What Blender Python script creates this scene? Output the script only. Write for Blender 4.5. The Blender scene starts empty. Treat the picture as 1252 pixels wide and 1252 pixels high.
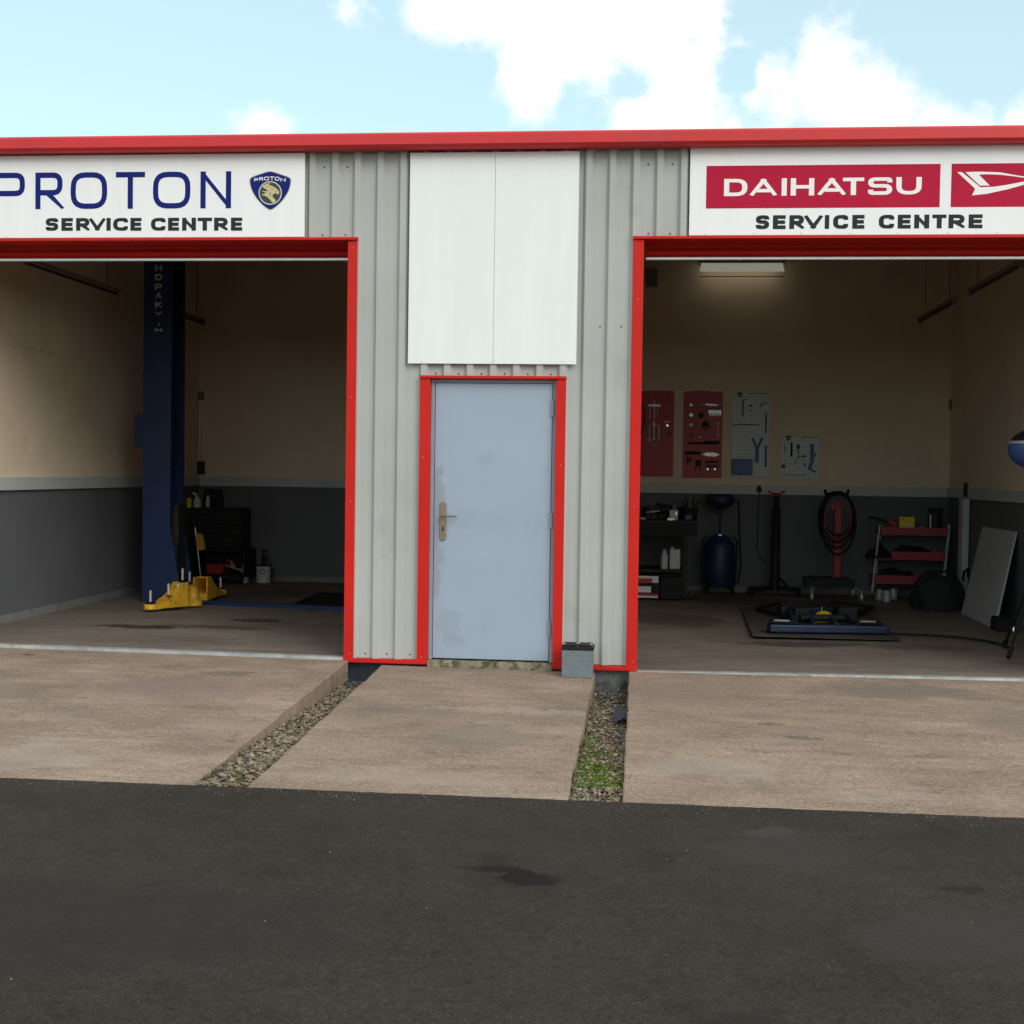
import bpy, bmesh, math, random
from mathutils import Vector, noise as mnoise
random.seed(7)
R = math.radians
SC = bpy.context.scene
COL = SC.collection

# ------------------------------------------------------------------ camera
CAM = Vector((0.0, -9.885, 1.442))
YAW, PITCH, ROLL, FPX, PW = -0.1005, 0.0302, 0.0145, 1595.6, 1252.0
fw = Vector((math.sin(YAW)*math.cos(PITCH), math.cos(YAW)*math.cos(PITCH), -math.sin(PITCH)))
r0 = Vector((math.cos(YAW), -math.sin(YAW), 0)); u0 = r0.cross(fw)
rt = r0*math.cos(ROLL)+u0*math.sin(ROLL); up = -r0*math.sin(ROLL)+u0*math.cos(ROLL)
cam = bpy.data.cameras.new('camera'); cam_o = bpy.data.objects.new('camera', cam); COL.objects.link(cam_o)
cam.sensor_width = 36; cam.lens = FPX/PW*36; cam.clip_end = 1500; cam.clip_start = 0.1
from mathutils import Matrix
mw = Matrix((rt, up, -fw)).transposed().to_4x4(); mw.translation = CAM
cam_o.matrix_world = mw
SC.camera = cam_o

def ray(px, py): return fw + rt*((px-626)/FPX) - up*((py-626)/FPX)
def at(px, py, ax, v):
    """the point of the place seen at a pixel of the photograph, on the plane axis=v"""
    d = ray(px, py); t = (v-CAM[ax])/d[ax]; return CAM+d*t
def on_y(px, py, y): return at(px, py, 1, y)
def on_floor(px, py, z=0.0): return at(px, py, 2, z)

# ------------------------------------------------------------------ world, sun, exposure
SUN_EL, SUN_AZ = R(33), R(140)      # azimuth clockwise from +Y: behind the camera, to its right
world = bpy.data.worlds.new('World'); SC.world = world; world.use_nodes = True
wn, wl = world.node_tree.nodes, world.node_tree.links
wn.clear()
def wnode(t, **k):
    n = wn.new(t)
    for a, b in k.items(): setattr(n, a, b)
    return n
sky = wnode('ShaderNodeTexSky', sky_type='NISHITA'); sky.sun_disc = False
sky.sun_elevation = SUN_EL; sky.sun_rotation = SUN_AZ; sky.air_density = 1.0; sky.dust_density = 1.2; sky.ozone_density = 1.0
tc = wnode('ShaderNodeTexCoord')
nz = wnode('ShaderNodeTexNoise'); nz.inputs['Scale'].default_value = 13; nz.inputs['Detail'].default_value = 9; nz.inputs['Roughness'].default_value = .62
wl.new(tc.outputs['Generated'], nz.inputs['Vector'])
def mth(op, a, b=None, c=None, clamp=False):
    n = wnode('ShaderNodeMath', operation=op); n.use_clamp = clamp
    for i, v in enumerate((a, b, c)):
        if v is None: continue
        if isinstance(v, (int, float)): n.inputs[i].default_value = v
        else: wl.new(v, n.inputs[i])
    return n.outputs[0]
nv = mth('SUBTRACT', nz.outputs['Fac'], .5)
wz = wnode('ShaderNodeTexNoise'); wz.inputs['Scale'].default_value = 22; wz.inputs['Detail'].default_value = 6; wz.inputs['Roughness'].default_value = .6
wl.new(tc.outputs['Generated'], wz.inputs['Vector'])
wsub = wnode('ShaderNodeVectorMath', operation='SUBTRACT'); wl.new(wz.outputs['Color'], wsub.inputs[0]); wsub.inputs[1].default_value = (.5, .5, .5)
wmul = wnode('ShaderNodeVectorMath', operation='SCALE'); wl.new(wsub.outputs[0], wmul.inputs[0]); wmul.inputs['Scale'].default_value = .055
wadd = wnode('ShaderNodeVectorMath', operation='ADD'); wl.new(tc.outputs['Generated'], wadd.inputs[0]); wl.new(wmul.outputs[0], wadd.inputs[1])
blobs = [(530, 0, 42), (552, 55, 24), (600, 0, 85), (660, 50, 85), (655, 115, 42), (720, 40, 110), (800, 30, 95), (845, 100, 85), (870, 30, 60),
         (800, 140, 60), (950, 115, 50), (1005, 95, 58), (1045, 110, 44), (1080, 150, 46), (1165, 175, 48), (1260, 180, 50),
         (315, 172, 40), (440, 19, 15), (640, -120, 150), (780, -150, 160)]
holes = [(572, 82, 22), (765, 98, 20), (712, 128, 20), (900, 85, 16), (905, 20, 18)]
acc = None
for bx_, by_, br_ in blobs:
    d = ray(bx_, by_).normalized()
    dn = wnode('ShaderNodeVectorMath', operation='DISTANCE'); dn.inputs[1].default_value = d
    wl.new(wadd.outputs[0], dn.inputs[0])
    v = mth('SUBTRACT', 1.0, mth('DIVIDE', dn.outputs['Value'], br_/1595.0))
    v = mth('MULTIPLY', v, min(1.0, br_/60.0))
    acc = v if acc is None else mth('SMOOTH_MAX', acc, v, .12)
for bx_, by_, br_ in holes:
    dn = wnode('ShaderNodeVectorMath', operation='DISTANCE'); dn.inputs[1].default_value = ray(bx_, by_).normalized(); wl.new(wadd.outputs[0], dn.inputs[0])
    acc = mth('SUBTRACT', acc, mth('MULTIPLY', mth('SUBTRACT', 1.0, mth('DIVIDE', dn.outputs['Value'], br_*1.9/1595.0), clamp=True), .9))
front = mth('ADD', acc, mth('MULTIPLY', nv, 2.6))
mf = wnode('ShaderNodeMapRange', interpolation_type='SMOOTHSTEP'); wl.new(front, mf.inputs[0]); mf.inputs[1].default_value = -.2; mf.inputs[2].default_value = .62
# the rest of the sky carries the same broken cloud
nz2 = wnode('ShaderNodeTexNoise'); nz2.inputs['Scale'].default_value = 2.6; nz2.inputs['Detail'].default_value = 8; nz2.inputs['Roughness'].default_value = .58
wl.new(tc.outputs['Generated'], nz2.inputs['Vector'])
dn = wnode('ShaderNodeVectorMath', operation='DISTANCE'); dn.inputs[1].default_value = ray(626, 60).normalized(); wl.new(tc.outputs['Generated'], dn.inputs[0])
away = wnode('ShaderNodeMapRange'); wl.new(dn.outputs['Value'], away.inputs[0]); away.inputs[1].default_value = .42; away.inputs[2].default_value = .62
mo = wnode('ShaderNodeMapRange', interpolation_type='SMOOTHSTEP'); wl.new(nz2.outputs['Fac'], mo.inputs[0]); mo.inputs[1].default_value = .42; mo.inputs[2].default_value = .56
cloud = mth('MAXIMUM', mf.outputs[0], mth('MULTIPLY', mo.outputs[0], away.outputs[0]), clamp=True)
# thin haze in the blue
thin = wnode('ShaderNodeMix', data_type='RGBA'); thin.inputs[0].default_value = .48
SKYK = 0.10
thin.inputs[7].default_value = (8.6, 10.4, 10.8, 1)
gain = wnode('ShaderNodeMix', data_type='RGBA', blend_type='MULTIPLY'); gain.inputs[0].default_value = 1; gain.inputs[7].default_value = (1.62, 2.08, 1.75, 1)
wl.new(sky.outputs[0], gain.inputs[6]); wl.new(gain.outputs[2], thin.inputs[6])
mixc = wnode('ShaderNodeMix', data_type='RGBA'); wl.new(cloud, mixc.inputs[0]); wl.new(thin.outputs[2], mixc.inputs[6]); mixc.inputs[7].default_value = (11.2, 11.2, 10.8, 1)
bg = wnode('ShaderNodeBackground'); bg.inputs['Strength'].default_value = SKYK; wl.new(mixc.outputs[2], bg.inputs['Color'])
wo = wnode('ShaderNodeOutputWorld'); wl.new(bg.outputs[0], wo.inputs[0])

sl = bpy.data.lights.new('sun', 'SUN'); sl.energy = 1.5; sl.angle = R(34); sl.color = (1, .95, .88)
so = bpy.data.objects.new('sun', sl); COL.objects.link(so)
sd = Vector((math.sin(SUN_AZ)*math.cos(SUN_EL), math.cos(SUN_AZ)*math.cos(SUN_EL), math.sin(SUN_EL)))
so.rotation_euler = sd.to_track_quat('Z', 'Y').to_euler(); so.location = (0, -20, 20)

SC.view_settings.view_transform = 'Standard'; SC.view_settings.look = 'None'
SC.view_settings.exposure = 0.08; SC.view_settings.gamma = 1.0; SC.view_settings.use_curve_mapping = False
SC.render.engine = 'CYCLES'
SC.cycles.use_denoising = True
SC.cycles.max_bounces = 8; SC.cycles.diffuse_bounces = 6
SC.cycles.caustics_reflective = False; SC.cycles.caustics_refractive = False

# ------------------------------------------------------------------ materials
def mat(name, col, rough=.6, metal=0.0, var=.12, scale=3.0, bump=.0, bscale=60.0, stretch=(1, 1, 1), spec=.5,
        spots=None, grime=None, emit=None, fine=None, mid=None, coat=0):
    """one painted / raw surface: base colour with slow variation, grain, fine relief and optional stains"""
    m = bpy.data.materials.new(name); m.use_nodes = True
    n, l = m.node_tree.nodes, m.node_tree.links
    b = n['Principled BSDF']; b.inputs['Roughness'].default_value = rough; b.inputs['Metallic'].default_value = metal
    b.inputs['Specular IOR Level'].default_value = spec
    if coat: b.inputs['Coat Weight'].default_value = coat; b.inputs['Coat Roughness'].default_value = .25
    t = n.new('ShaderNodeTexCoord'); mp = n.new('ShaderNodeMapping'); mp.inputs['Scale'].default_value = stretch
    l.new(t.outputs['Object'], mp.inputs['Vector'])
    nt = n.new('ShaderNodeTexNoise'); nt.inputs['Scale'].default_value = scale; nt.inputs['Detail'].default_value = 6; nt.inputs['Roughness'].default_value = .6
    l.new(mp.outputs[0], nt.inputs['Vector'])
    mr = n.new('ShaderNodeMapRange'); mr.inputs[1].default_value = .3; mr.inputs[2].default_value = .7
    mr.inputs[3].default_value = 1-var; mr.inputs[4].default_value = 1+var; l.new(nt.outputs['Fac'], mr.inputs[0])
    hsv = n.new('ShaderNodeHueSaturation'); hsv.inputs['Color'].default_value = (*col, 1); l.new(mr.outputs[0], hsv.inputs['Value'])
    cur = hsv.outputs[0]
    def mul(cur, fac_socket, dark):
        mx = n.new('ShaderNodeMix'); mx.data_type = 'RGBA'; l.new(fac_socket, mx.inputs[0]); l.new(cur, mx.inputs[6]); mx.inputs[7].default_value = (*dark, 1)
        return mx.outputs[2]
    for fine in [q for q in ((mid if mid and isinstance(mid[0], tuple) else (mid,))+(fine,)) if q]:   # (scale, amount, stretch)
        f = n.new('ShaderNodeTexNoise'); f.inputs['Scale'].default_value = fine[0]; f.inputs['Detail'].default_value = 4; f.inputs['Roughness'].default_value = .7
        mp2 = n.new('ShaderNodeMapping'); mp2.inputs['Scale'].default_value = fine[2]; l.new(t.outputs['Object'], mp2.inputs['Vector']); l.new(mp2.outputs[0], f.inputs['Vector'])
        fr = n.new('ShaderNodeMapRange'); fr.inputs[1].default_value = .25; fr.inputs[2].default_value = .75; fr.inputs[3].default_value = 1-fine[1]; fr.inputs[4].default_value = 1+fine[1]
        l.new(f.outputs['Fac'], fr.inputs[0]); l.new(cur, (h2 := n.new('ShaderNodeHueSaturation')).inputs['Color']); l.new(fr.outputs[0], h2.inputs['Value']); cur = h2.outputs[0]
    for grime in ((grime if isinstance(grime[0], tuple) else (grime,)) if grime else ()):  # (scale, threshold, width, colour, strength)
        g = n.new('ShaderNodeTexNoise'); g.inputs['Scale'].default_value = grime[0]; g.inputs['Detail'].default_value = 7; g.inputs['Roughness'].default_value = .65
        mp3 = n.new('ShaderNodeMapping'); mp3.inputs['Location'].default_value = (3.7+grime[0], 9.1, 2.2); l.new(mp.outputs[0], mp3.inputs['Vector']); l.new(mp3.outputs[0], g.inputs['Vector'])
        gr = n.new('ShaderNodeMapRange'); gr.interpolation_type = 'SMOOTHSTEP'; gr.inputs[1].default_value = grime[1]; gr.inputs[2].default_value = grime[1]+grime[2]; gr.inputs[4].default_value = grime[4]
        l.new(g.outputs['Fac'], gr.inputs[0]); cur = mul(cur, gr.outputs[0], grime[3])
    for s in (spots or []):  # (centre, radii, colour, strength): one stain of its own shape
        c, rr, dc, st = s
        a = n.new('ShaderNodeVectorMath'); a.operation = 'SUBTRACT'; l.new(t.outputs['Object'], a.inputs[0]); a.inputs[1].default_value = c
        d = n.new('ShaderNodeVectorMath'); d.operation = 'DIVIDE'; l.new(a.outputs[0], d.inputs[0]); d.inputs[1].default_value = rr
        ln = n.new('ShaderNodeVectorMath'); ln.operation = 'LENGTH'; l.new(d.outputs[0], ln.inputs[0])
        w = n.new('ShaderNodeTexNoise'); w.inputs['Scale'].default_value = 1.1/max(min(rr[0], rr[1] if rr[1] < 5 else rr[2]), .02); w.inputs['Detail'].default_value = 5; l.new(t.outputs['Object'], w.inputs['Vector'])
        ad = n.new('ShaderNodeMath'); ad.operation = 'MULTIPLY_ADD'; l.new(w.outputs['Fac'], ad.inputs[0]); ad.inputs[1].default_value = 2.0; l.new(ln.outputs['Value'], ad.inputs[2])
        sm = n.new('ShaderNodeMapRange'); sm.interpolation_type = 'SMOOTHSTEP'; sm.inputs[1].default_value = 2.05; sm.inputs[2].default_value = 1.55; sm.inputs[3].default_value = 0; sm.inputs[4].default_value = st
        l.new(ad.outputs[0], sm.inputs[0]); cur = mul(cur, sm.outputs[0], dc)
    l.new(cur, b.inputs['Base Color'])
    if bump:
        bn = n.new('ShaderNodeTexNoise'); bn.inputs['Scale'].default_value = bscale; bn.inputs['Detail'].default_value = 3
        l.new(mp.outputs[0], bn.inputs['Vector']); bb = n.new('ShaderNodeBump'); bb.inputs['Strength'].default_value = bump; bb.inputs['Distance'].default_value = .01
        l.new(bn.outputs['Fac'], bb.inputs['Height']); l.new(bb.outputs[0], b.inputs['Normal'])
    if emit:
        b.inputs['Emission Color'].default_value = (*emit[0], 1); b.inputs['Emission Strength'].default_value = emit[1]
    return m

DK = (.035, .028, .022)
M = {}
M['cladding'] = mat('grey_cladding', (.425, .44, .432), .45, 0, .07, 1.2, .05, 30, spec=.4, grime=(1.6, .58, .2, (.25, .24, .2), .35))
M['red'] = mat('red_paint', (.56, .014, .009), .5, 0, .07, spec=.25, scale=2.5, bump=.04, bscale=25, grime=(3, .6, .15, (.4, .03, .02), .4))
M['shelf_pink'] = mat('scuffed_rivet', (.6, .25, .22), .5)
M['red_roof'] = mat('red_roof_paint', (.60, .022, .028), .42, 0, .08, 2.0, .05, 12, grime=(2.2, .58, .2, (.42, .04, .05), .4))
M['white_sign'] = mat('white_sign_sheet', (.86, .875, .90), .5, 0, .02, 2, .02, 14, spec=.3, stretch=(5, 1, .4), grime=(1.2, .52, .3, (.68, .69, .68), .25))
M['white_board'] = mat('white_blank_board', (.82, .85, .865), .5, 0, .02, 1.5, .05, 9, spec=.3, stretch=(4, 1, .35), grime=(1.2, .50, .3, (.66, .69, .68), .22))
M['navy'] = mat('navy_vinyl', (.010, .018, .17), .6, var=.04, spec=.12)
M['charcoal'] = mat('charcoal_vinyl', (.028, .032, .036), .6, var=.05, spec=.12)
M['crimson'] = mat('crimson_vinyl', (.46, .008, .045), .5, var=.05, spec=.15)
M['vinyl_white'] = mat('white_vinyl', (.88, .87, .88), .5, var=.02, spec=.2)
M['gold'] = mat('gold_vinyl', (.62, .50, .26), .45, var=.08, scale=20)
M['dark_green'] = mat('dark_green_vinyl', (.018, .05, .045), .5)
M['silver_edge'] = mat('silver_vinyl', (.55, .53, .45), .5)
M['door'] = mat('blue_grey_door', (.325, .395, .505), .42, 0, .04, 1.6, .04, 40, grime=(2.5, .56, .2, (.24, .3, .38), .5),
                spots=[((.34, 0, 1.08), (.30, 2, .10), (.27, .335, .43), .3), ((.24, 0, .66), (.10, 2, .16), (.27, .33, .42), .2), ((.12, 0, .28), (.12, 2, .12), (.22, .265, .33), .28), ((.17, 0, .14), (.10, 2, .05), (.22, .26, .32), .25),
                       ((.0, 0, 1.15), (.10, 2, .35), (.2, .2, .23), .4), ((.0, 0, .75), (.09, 2, .3), (.2, .21, .24), .35)])
M['door_frame'] = mat('blue_grey_frame', (.27, .31, .38), .45, var=.08, scale=5)
M['brass'] = mat('worn_brass', (.30, .23, .17), .42, .55, .25, 60)
M['chrome'] = mat('bright_metal', (.7, .7, .7), .22, 1, .05)
M['galv'] = mat('galvanised_steel', (.46, .48, .48), .5, .35, .25, 8, .05, 60, grime=(6, .55, .15, (.2, .19, .17), .6))
M['alu'] = mat('bare_aluminium', (.75, .75, .74), .35, .6, .08, 8)
E=(.19, .16, .14)
M['concrete'] = mat('brushed_concrete', (.298, .224, .172), .9, 0, .22, 1.6, .8, 110, stretch=(.75, 1, 1), spec=.2, fine=(60, .34, (.7, 1, 1)), mid=((4, .13, (.5, 1, 1)), (10, .13, (.12, 1, 1)), (30, .15, (.22, 1, 1)), (38, .16, (1, 1, 1)), (130, .5, (.8, 1, 1))),
                    grime=((1.3, .54, .2, (.20, .165, .145), .5), (7, .62, .06, (.12, .10, .085), .45), (2.2, .57, .1, (.36, .31, .27), .4)),
                    spots=[((-3.2, -1.3, 0), (.75, .5, 9), (.22, .17, .15), .55), ((-3.45, -2.1, 0), (.3, .2, 9), E, .35), ((-2.95, -.75, 0), (.3, .12, 9), (.13, .12, .11), .5),
                           ((-4.5, -2.0, 0), (.10, .05, 9), (.03, .025, .02), .8), ((-4.7, -.3, 0), (.05, .03, 9), DK, .8), ((.95, -2.1, 0), (.13, .06, 9), (.12, .10, .08), .6), ((.8, -1.75, 0), (.09, .05, 9), (.12, .1, .08), .6),
                           ((-.9, -2.3, 0), (.45, .35, 9), (.2, .17, .14), .5), ((-1.5, -1.7, 0), (.5, .16, 9), (.2, .17, .14), .5), ((1.75, -.6, 0), (.7, .3, 9), E, .55), ((2.4, -1.4, 0), (.5, .4, 9), (.22, .18, .15), .5), ((.25, -1.0, 0), (.35, .6, 9), (.23, .185, .155), .5), ((-4.2, -1.5, 0), (.6, .3, 9), (.22, .175, .145), .5), ((.4, -2.9, 0), (.5, .3, 9), (.4, .35, .3), .35),
                           ((-.75, -1.55, 0), (.7, .1, 9), (.42, .37, .32), .4), ((-3.6, -3.2, 0), (1.1, .3, 9), (.42, .36, .31), .4), ((-1.2, -3.3, 0), (.8, .2, 9), (.40, .34, .29), .35)])
M['concrete_in'] = mat('workshop_concrete', (.185, .152, .127), .7, 0, .22, 1.6, .2, 70, stretch=(.4, 1, 1), spec=.35, fine=(60, .3, (.3, 1, 1)), mid=(10, .15, (.4, 1, 1)),
                    grime=(1.5, .52, .16, (.11, .09, .08), .6),
                    spots=[((-4.45, 1.35, 0), (.5, .17, 9), DK, .9), ((-3.8, 1.5, 0), (.55, .13, 9), DK, .65), ((-3.55, 2.1, 0), (.3, .17, 9), DK, .8), ((-2.6, 2.0, 0), (.3, .15, 9), DK, .8),
                           ((1.35, 1.7, 0), (.7, .2, 9), (.05, .04, .033), .75), ((2.4, 1.6, 0), (.5, .2, 9), (.08, .065, .055), .5), ((.3, 3.4, 0), (.5, .7, 9), DK, .5), ((1.2, 5.4, 0), (1.2, .5, 9), DK, .55), ((-4.2, 4.6, 0), (.8, .8, 9), (.05, .04, .035), .6)])
M['asphalt'] = mat('asphalt', (.044, .037, .0315), .95, 0, .15, .9, .7, 150, spec=.12, fine=(75, .34, (1, 1, 1)), mid=((5, .16, (1, 1, 1)), (22, .22, (1, 1, 1)), (180, .75, (1, 1, 1))), grime=((.8, .52, .2, (.050, .043, .036), .5), (1.7, .58, .12, (.026, .022, .019), .5), (30, .66, .04, (.10, .09, .08), .35)),
                    spots=[((-.42, -4.87, 0), (.12, .155, 9), (.014, .0125, .011), .85), ((-.55, -4.76, 0), (.15, .06, 9), (.015, .0135, .012), .8), ((.62, -4.05, 0), (.16, .12, 9), (.075, .07, .065), .5), ((.62, -4.35, 0), (.3, .3, 9), (.058, .053, .048), .4),
                           ((1.25, -4.75, 0), (.09, .06, 9), (.02, .018, .016), .6), ((-1.9, -5.6, 0), (.9, .5, 9), (.032, .03, .027), .6), ((1.2, -5.3, 0), (.5, .35, 9), (.055, .047, .043), .6)])
M['cream'] = mat('cream_painted_wall', (.77, .635, .485), .8, 0, .06, .9, .1, 12, spec=.2, grime=(1.1, .56, .2, (.60, .49, .37), .35), fine=(3, .06, (1, 1, 1)))
M['grey_wall'] = mat('grey_painted_wall', (.122, .13, .14), .7, 0, .08, 1.0, .1, 14, spec=.25, grime=(1.8, .56, .2, (.10, .11, .12), .5))
M['skirt'] = mat('skirting_paint', (.19, .195, .20), .7, 0, .12, 4, grime=(3, .5, .2, (.09, .085, .08), .6))
M['rail'] = mat('pale_rail_paint', (.50, .53, .53), .55, 0, .06, 3)
M['ceil'] = mat('ceiling_liner', (.50, .45, .40), .7, 0, .1, 1)
M['lift_blue'] = mat('blue_lift_paint', (.003, .020, .092), .55, 0, .12, 4, .05, 30, grime=(5, .55, .15, (.02, .03, .06), .5))
M['arm_yellow'] = mat('yellow_arm_paint', (.72, .40, .03), .45, 0, .12, 6, grime=(8, .55, .12, (.2, .13, .04), .6))
M['black'] = mat('black_plastic', (.013, .0135, .0145), .6, 0, .2, 12, spec=.25)
M['rubber'] = mat('black_rubber', (.013, .013, .013), .8, 0, .2, 12, spec=.2)
M['dark_steel'] = mat('dark_oily_steel', (.024, .024, .025), .6, .1, .4, 9, spec=.3)
M['upright_red'] = mat('dark_red_paint', (.27, .012, .014), .5, 0, .15, 8)
M['oily_blue'] = mat('oily_blue_paint', (.005, .022, .075), .5, 0, .25, 6, grime=(4, .47, .2, (.012, .012, .014), .85))
M['tool_steel'] = mat('tool_steel', (.45, .46, .47), .35, .7, .15, 20)
M['red_tool'] = mat('red_tool_paint', (.42, .018, .02), .45, 0, .12, 8)
M['shelf_red'] = mat('faded_red_tray', (.36, .035, .055), .5, 0, .15, 8)
M['peg_white'] = mat('white_pegboard', (.68, .74, .77), .55, 0, .05, 5)
M['tool_blue'] = mat('blue_tool_paint', (.045, .085, .28), .45, 0, .1, 9)
M['yellow_box'] = mat('yellow_plastic', (.80, .62, .03), .5, 0, .06, 9)
M['white_plastic'] = mat('white_plastic', (.62, .64, .64), .5, 0, .06, 9)
M['card'] = mat('cardboard', (.28, .2, .12), .8)
M['grey_box'] = mat('battery_grey', (.15, .18, .205), .6, 0, .12, 14, .1, 60)
M['bag'] = mat('black_bag_cloth', (.018, .018, .02), .85, 0, .3, 12, .6, 35)
M['board_grey'] = mat('pale_grey_board', (.42, .43, .45), .6, 0, .06, 3)
M['lampglow'] = mat('lit_diffuser', (.5, .5, .45), .5, emit=((1.0, .98, .80), .2))
M['lamptube'] = mat('lit_tube', (.8, .8, .75), .5, emit=((1.0, .95, .76), 1.7))
M['lamp_off'] = mat('unlit_fitting', (.17, .155, .14), .6)
M['plate'] = mat('oily_plate', (.07, .06, .052), .75, 0, .3, 4, .2, 50, grime=(3, .5, .2, (.14, .118, .1), .7))
M['membrane'] = mat('dark_blue_membrane', (.022, .03, .045), .6, 0, .3, 9, .4, 20)
M['found'] = mat('grey_foundation', (.16, .17, .17), .85, 0, .3, 5, .5, 40, grime=(5, .5, .12, (.05, .05, .05), .8))
M['soil'] = mat('brown_soil', (.07, .055, .035), .95, 0, .4, 12, .8, 50)
M['earth'] = mat('far_ground', (.05, .05, .045), .95, 0, .3, .3)
ST = [mat('stone_tan', (.27, .205, .125), .85, var=.3, scale=30), mat('stone_grey', (.17, .155, .125), .85, var=.3, scale=30), mat('stone_pale', (.34, .31, .24), .85, var=.25, scale=30),
      mat('stone_brown', (.10, .07, .04), .9, var=.3, scale=30), mat('stone_slate', (.075, .08, .085), .7, var=.3, scale=30)]
MOSS = [mat('moss_bright', (.095, .155, .010), .9, var=.35, scale=25), mat('moss_dark', (.05, .10, .012), .9, var=.35, scale=25), mat('moss_olive', (.11, .12, .03), .9, var=.3, scale=25)]
M['sill'] = mat('mossy_sill', (.25, .215, .16), .9, 0, .3, 12, .6, 60, grime=(11, .44, .14, (.05, .055, .02), .85))
M['leak'] = mat('red_carton', (.55, .03, .03), .55)

# ------------------------------------------------------------------ mesh helpers
class MB:
    def __init__(s): s.v = []; s.f = []; s.m = []; s.sm = []
    def add(s, vs, fs, mi=0, smooth=False):
        o = len(s.v); s.v += [Vector(v) for v in vs]
        for f in fs: s.f.append([i+o for i in f]); s.m.append(mi); s.sm.append(smooth)
        return s
    def box(s, x0, x1, y0, y1, z0, z1, mi=0):
        x0, x1 = sorted((x0, x1)); y0, y1 = sorted((y0, y1)); z0, z1 = sorted((z0, z1))
        return s.hexa([(x0, y0, z0), (x1, y0, z0), (x1, y1, z0), (x0, y1, z0), (x0, y0, z1), (x1, y0, z1), (x1, y1, z1), (x0, y1, z1)], mi)
    def hexa(s, v, mi=0):
        return s.add(v, [(0, 3, 2, 1), (4, 5, 6, 7), (0, 1, 5, 4), (1, 2, 6, 5), (2, 3, 7, 6), (3, 0, 4, 7)], mi)
    def beam(s, a, b, w, h, mi=0, w2=None, h2=None):
        """rectangular bar a->b, w sideways, h along the most upright direction"""
        a, b = Vector(a), Vector(b); d = (b-a).normalized()
        u = Vector((0, 0, 1)) if abs(d.z) < .9 else Vector((0, 1, 0))
        sx = d.cross(u).normalized(); uz = sx.cross(d).normalized(); w2 = w2 or w; h2 = h2 or h
        v = [p+sx*(i*ww/2)+uz*(j*hh/2) for p, ww, hh in ((a, w, h), (b, w2, h2)) for i, j in ((-1, -1), (1, -1), (1, 1), (-1, 1))]
        return s.add(v, [(0, 3, 2, 1), (4, 5, 6, 7), (0, 1, 5, 4), (1, 2, 6, 5), (2, 3, 7, 6), (3, 0, 4, 7)][::1], mi)
    def tube(s, pts, r, n=10, mi=0, closed=False, r2=None):
        pts = [Vector(p) for p in pts]; N = len(pts); vs = []; ref = None
        for i, p in enumerate(pts):
            if closed: d = pts[(i+1) % N]-pts[i-1]
            else: d = pts[min(i+1, N-1)]-pts[max(i-1, 0)]
            d.normalize()
            if ref is None: ref = Vector((0, 0, 1)) if abs(d.z) < .9 else Vector((1, 0, 0))
            sx = d.cross(ref).normalized(); ref = sx.cross(d).normalized()
            rr = r if r2 is None else r+(r2-r)*i/(N-1)
            vs += [p+(sx*math.cos(a)+ref*math.sin(a))*rr for a in [2*math.pi*k/n for k in range(n)]]
        fs = []
        for i in range(N if closed else N-1):
            j = (i+1) % N
            for k in range(n): fs.append((i*n+k, i*n+(k+1) % n, j*n+(k+1) % n, j*n+k))
        s.add(vs, fs, mi, True)
        if not closed: s.add(vs[:n], [tuple(range(n))[::-1]], mi); s.add(vs[-n:], [tuple(range(n))], mi)
        return s
    def lathe(s, c, prof, n=20, mi=0, axis='z'):
        """prof = [(radius, height)...] about an axis through c"""
        c = Vector(c); vs = []
        for r_, h in prof:
            for k in range(n):
                a = 2*math.pi*k/n; p = (r_*math.cos(a), r_*math.sin(a), h)
                if axis == 'y': p = (p[0], h, p[1])
                elif axis == 'x': p = (h, p[0], p[1])
                vs.append(c+Vector(p))
        fs = [(i*n+k, i*n+(k+1) % n, (i+1)*n+(k+1) % n, (i+1)*n+k) for i in range(len(prof)-1) for k in range(n)]
        s.add(vs, fs, mi, True)
        s.add(vs[:n], [tuple(range(n))[::-1]], mi); s.add(vs[-n:], [tuple(range(n))], mi); return s
    def prism(s, pts, y0, y1, mi=0):
        """outline in XZ, given depth in Y"""
        n = len(pts); v = [(p[0], y0, p[1]) for p in pts]+[(p[0], y1, p[1]) for p in pts]
        return s.add(v, [tuple(range(n))[::-1], tuple(range(n, 2*n))]+[(i, (i+1) % n, n+(i+1) % n, n+i) for i in range(n)], mi)
    def slab(s, pts, z0, z1, mi=0):
        n = len(pts); v = [(p[0], p[1], z0) for p in pts]+[(p[0], p[1], z1) for p in pts]
        return s.add(v, [tuple(range(n))[::-1], tuple(range(n, 2*n))]+[(i, (i+1) % n, n+(i+1) % n, n+i) for i in range(n)], mi)

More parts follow.
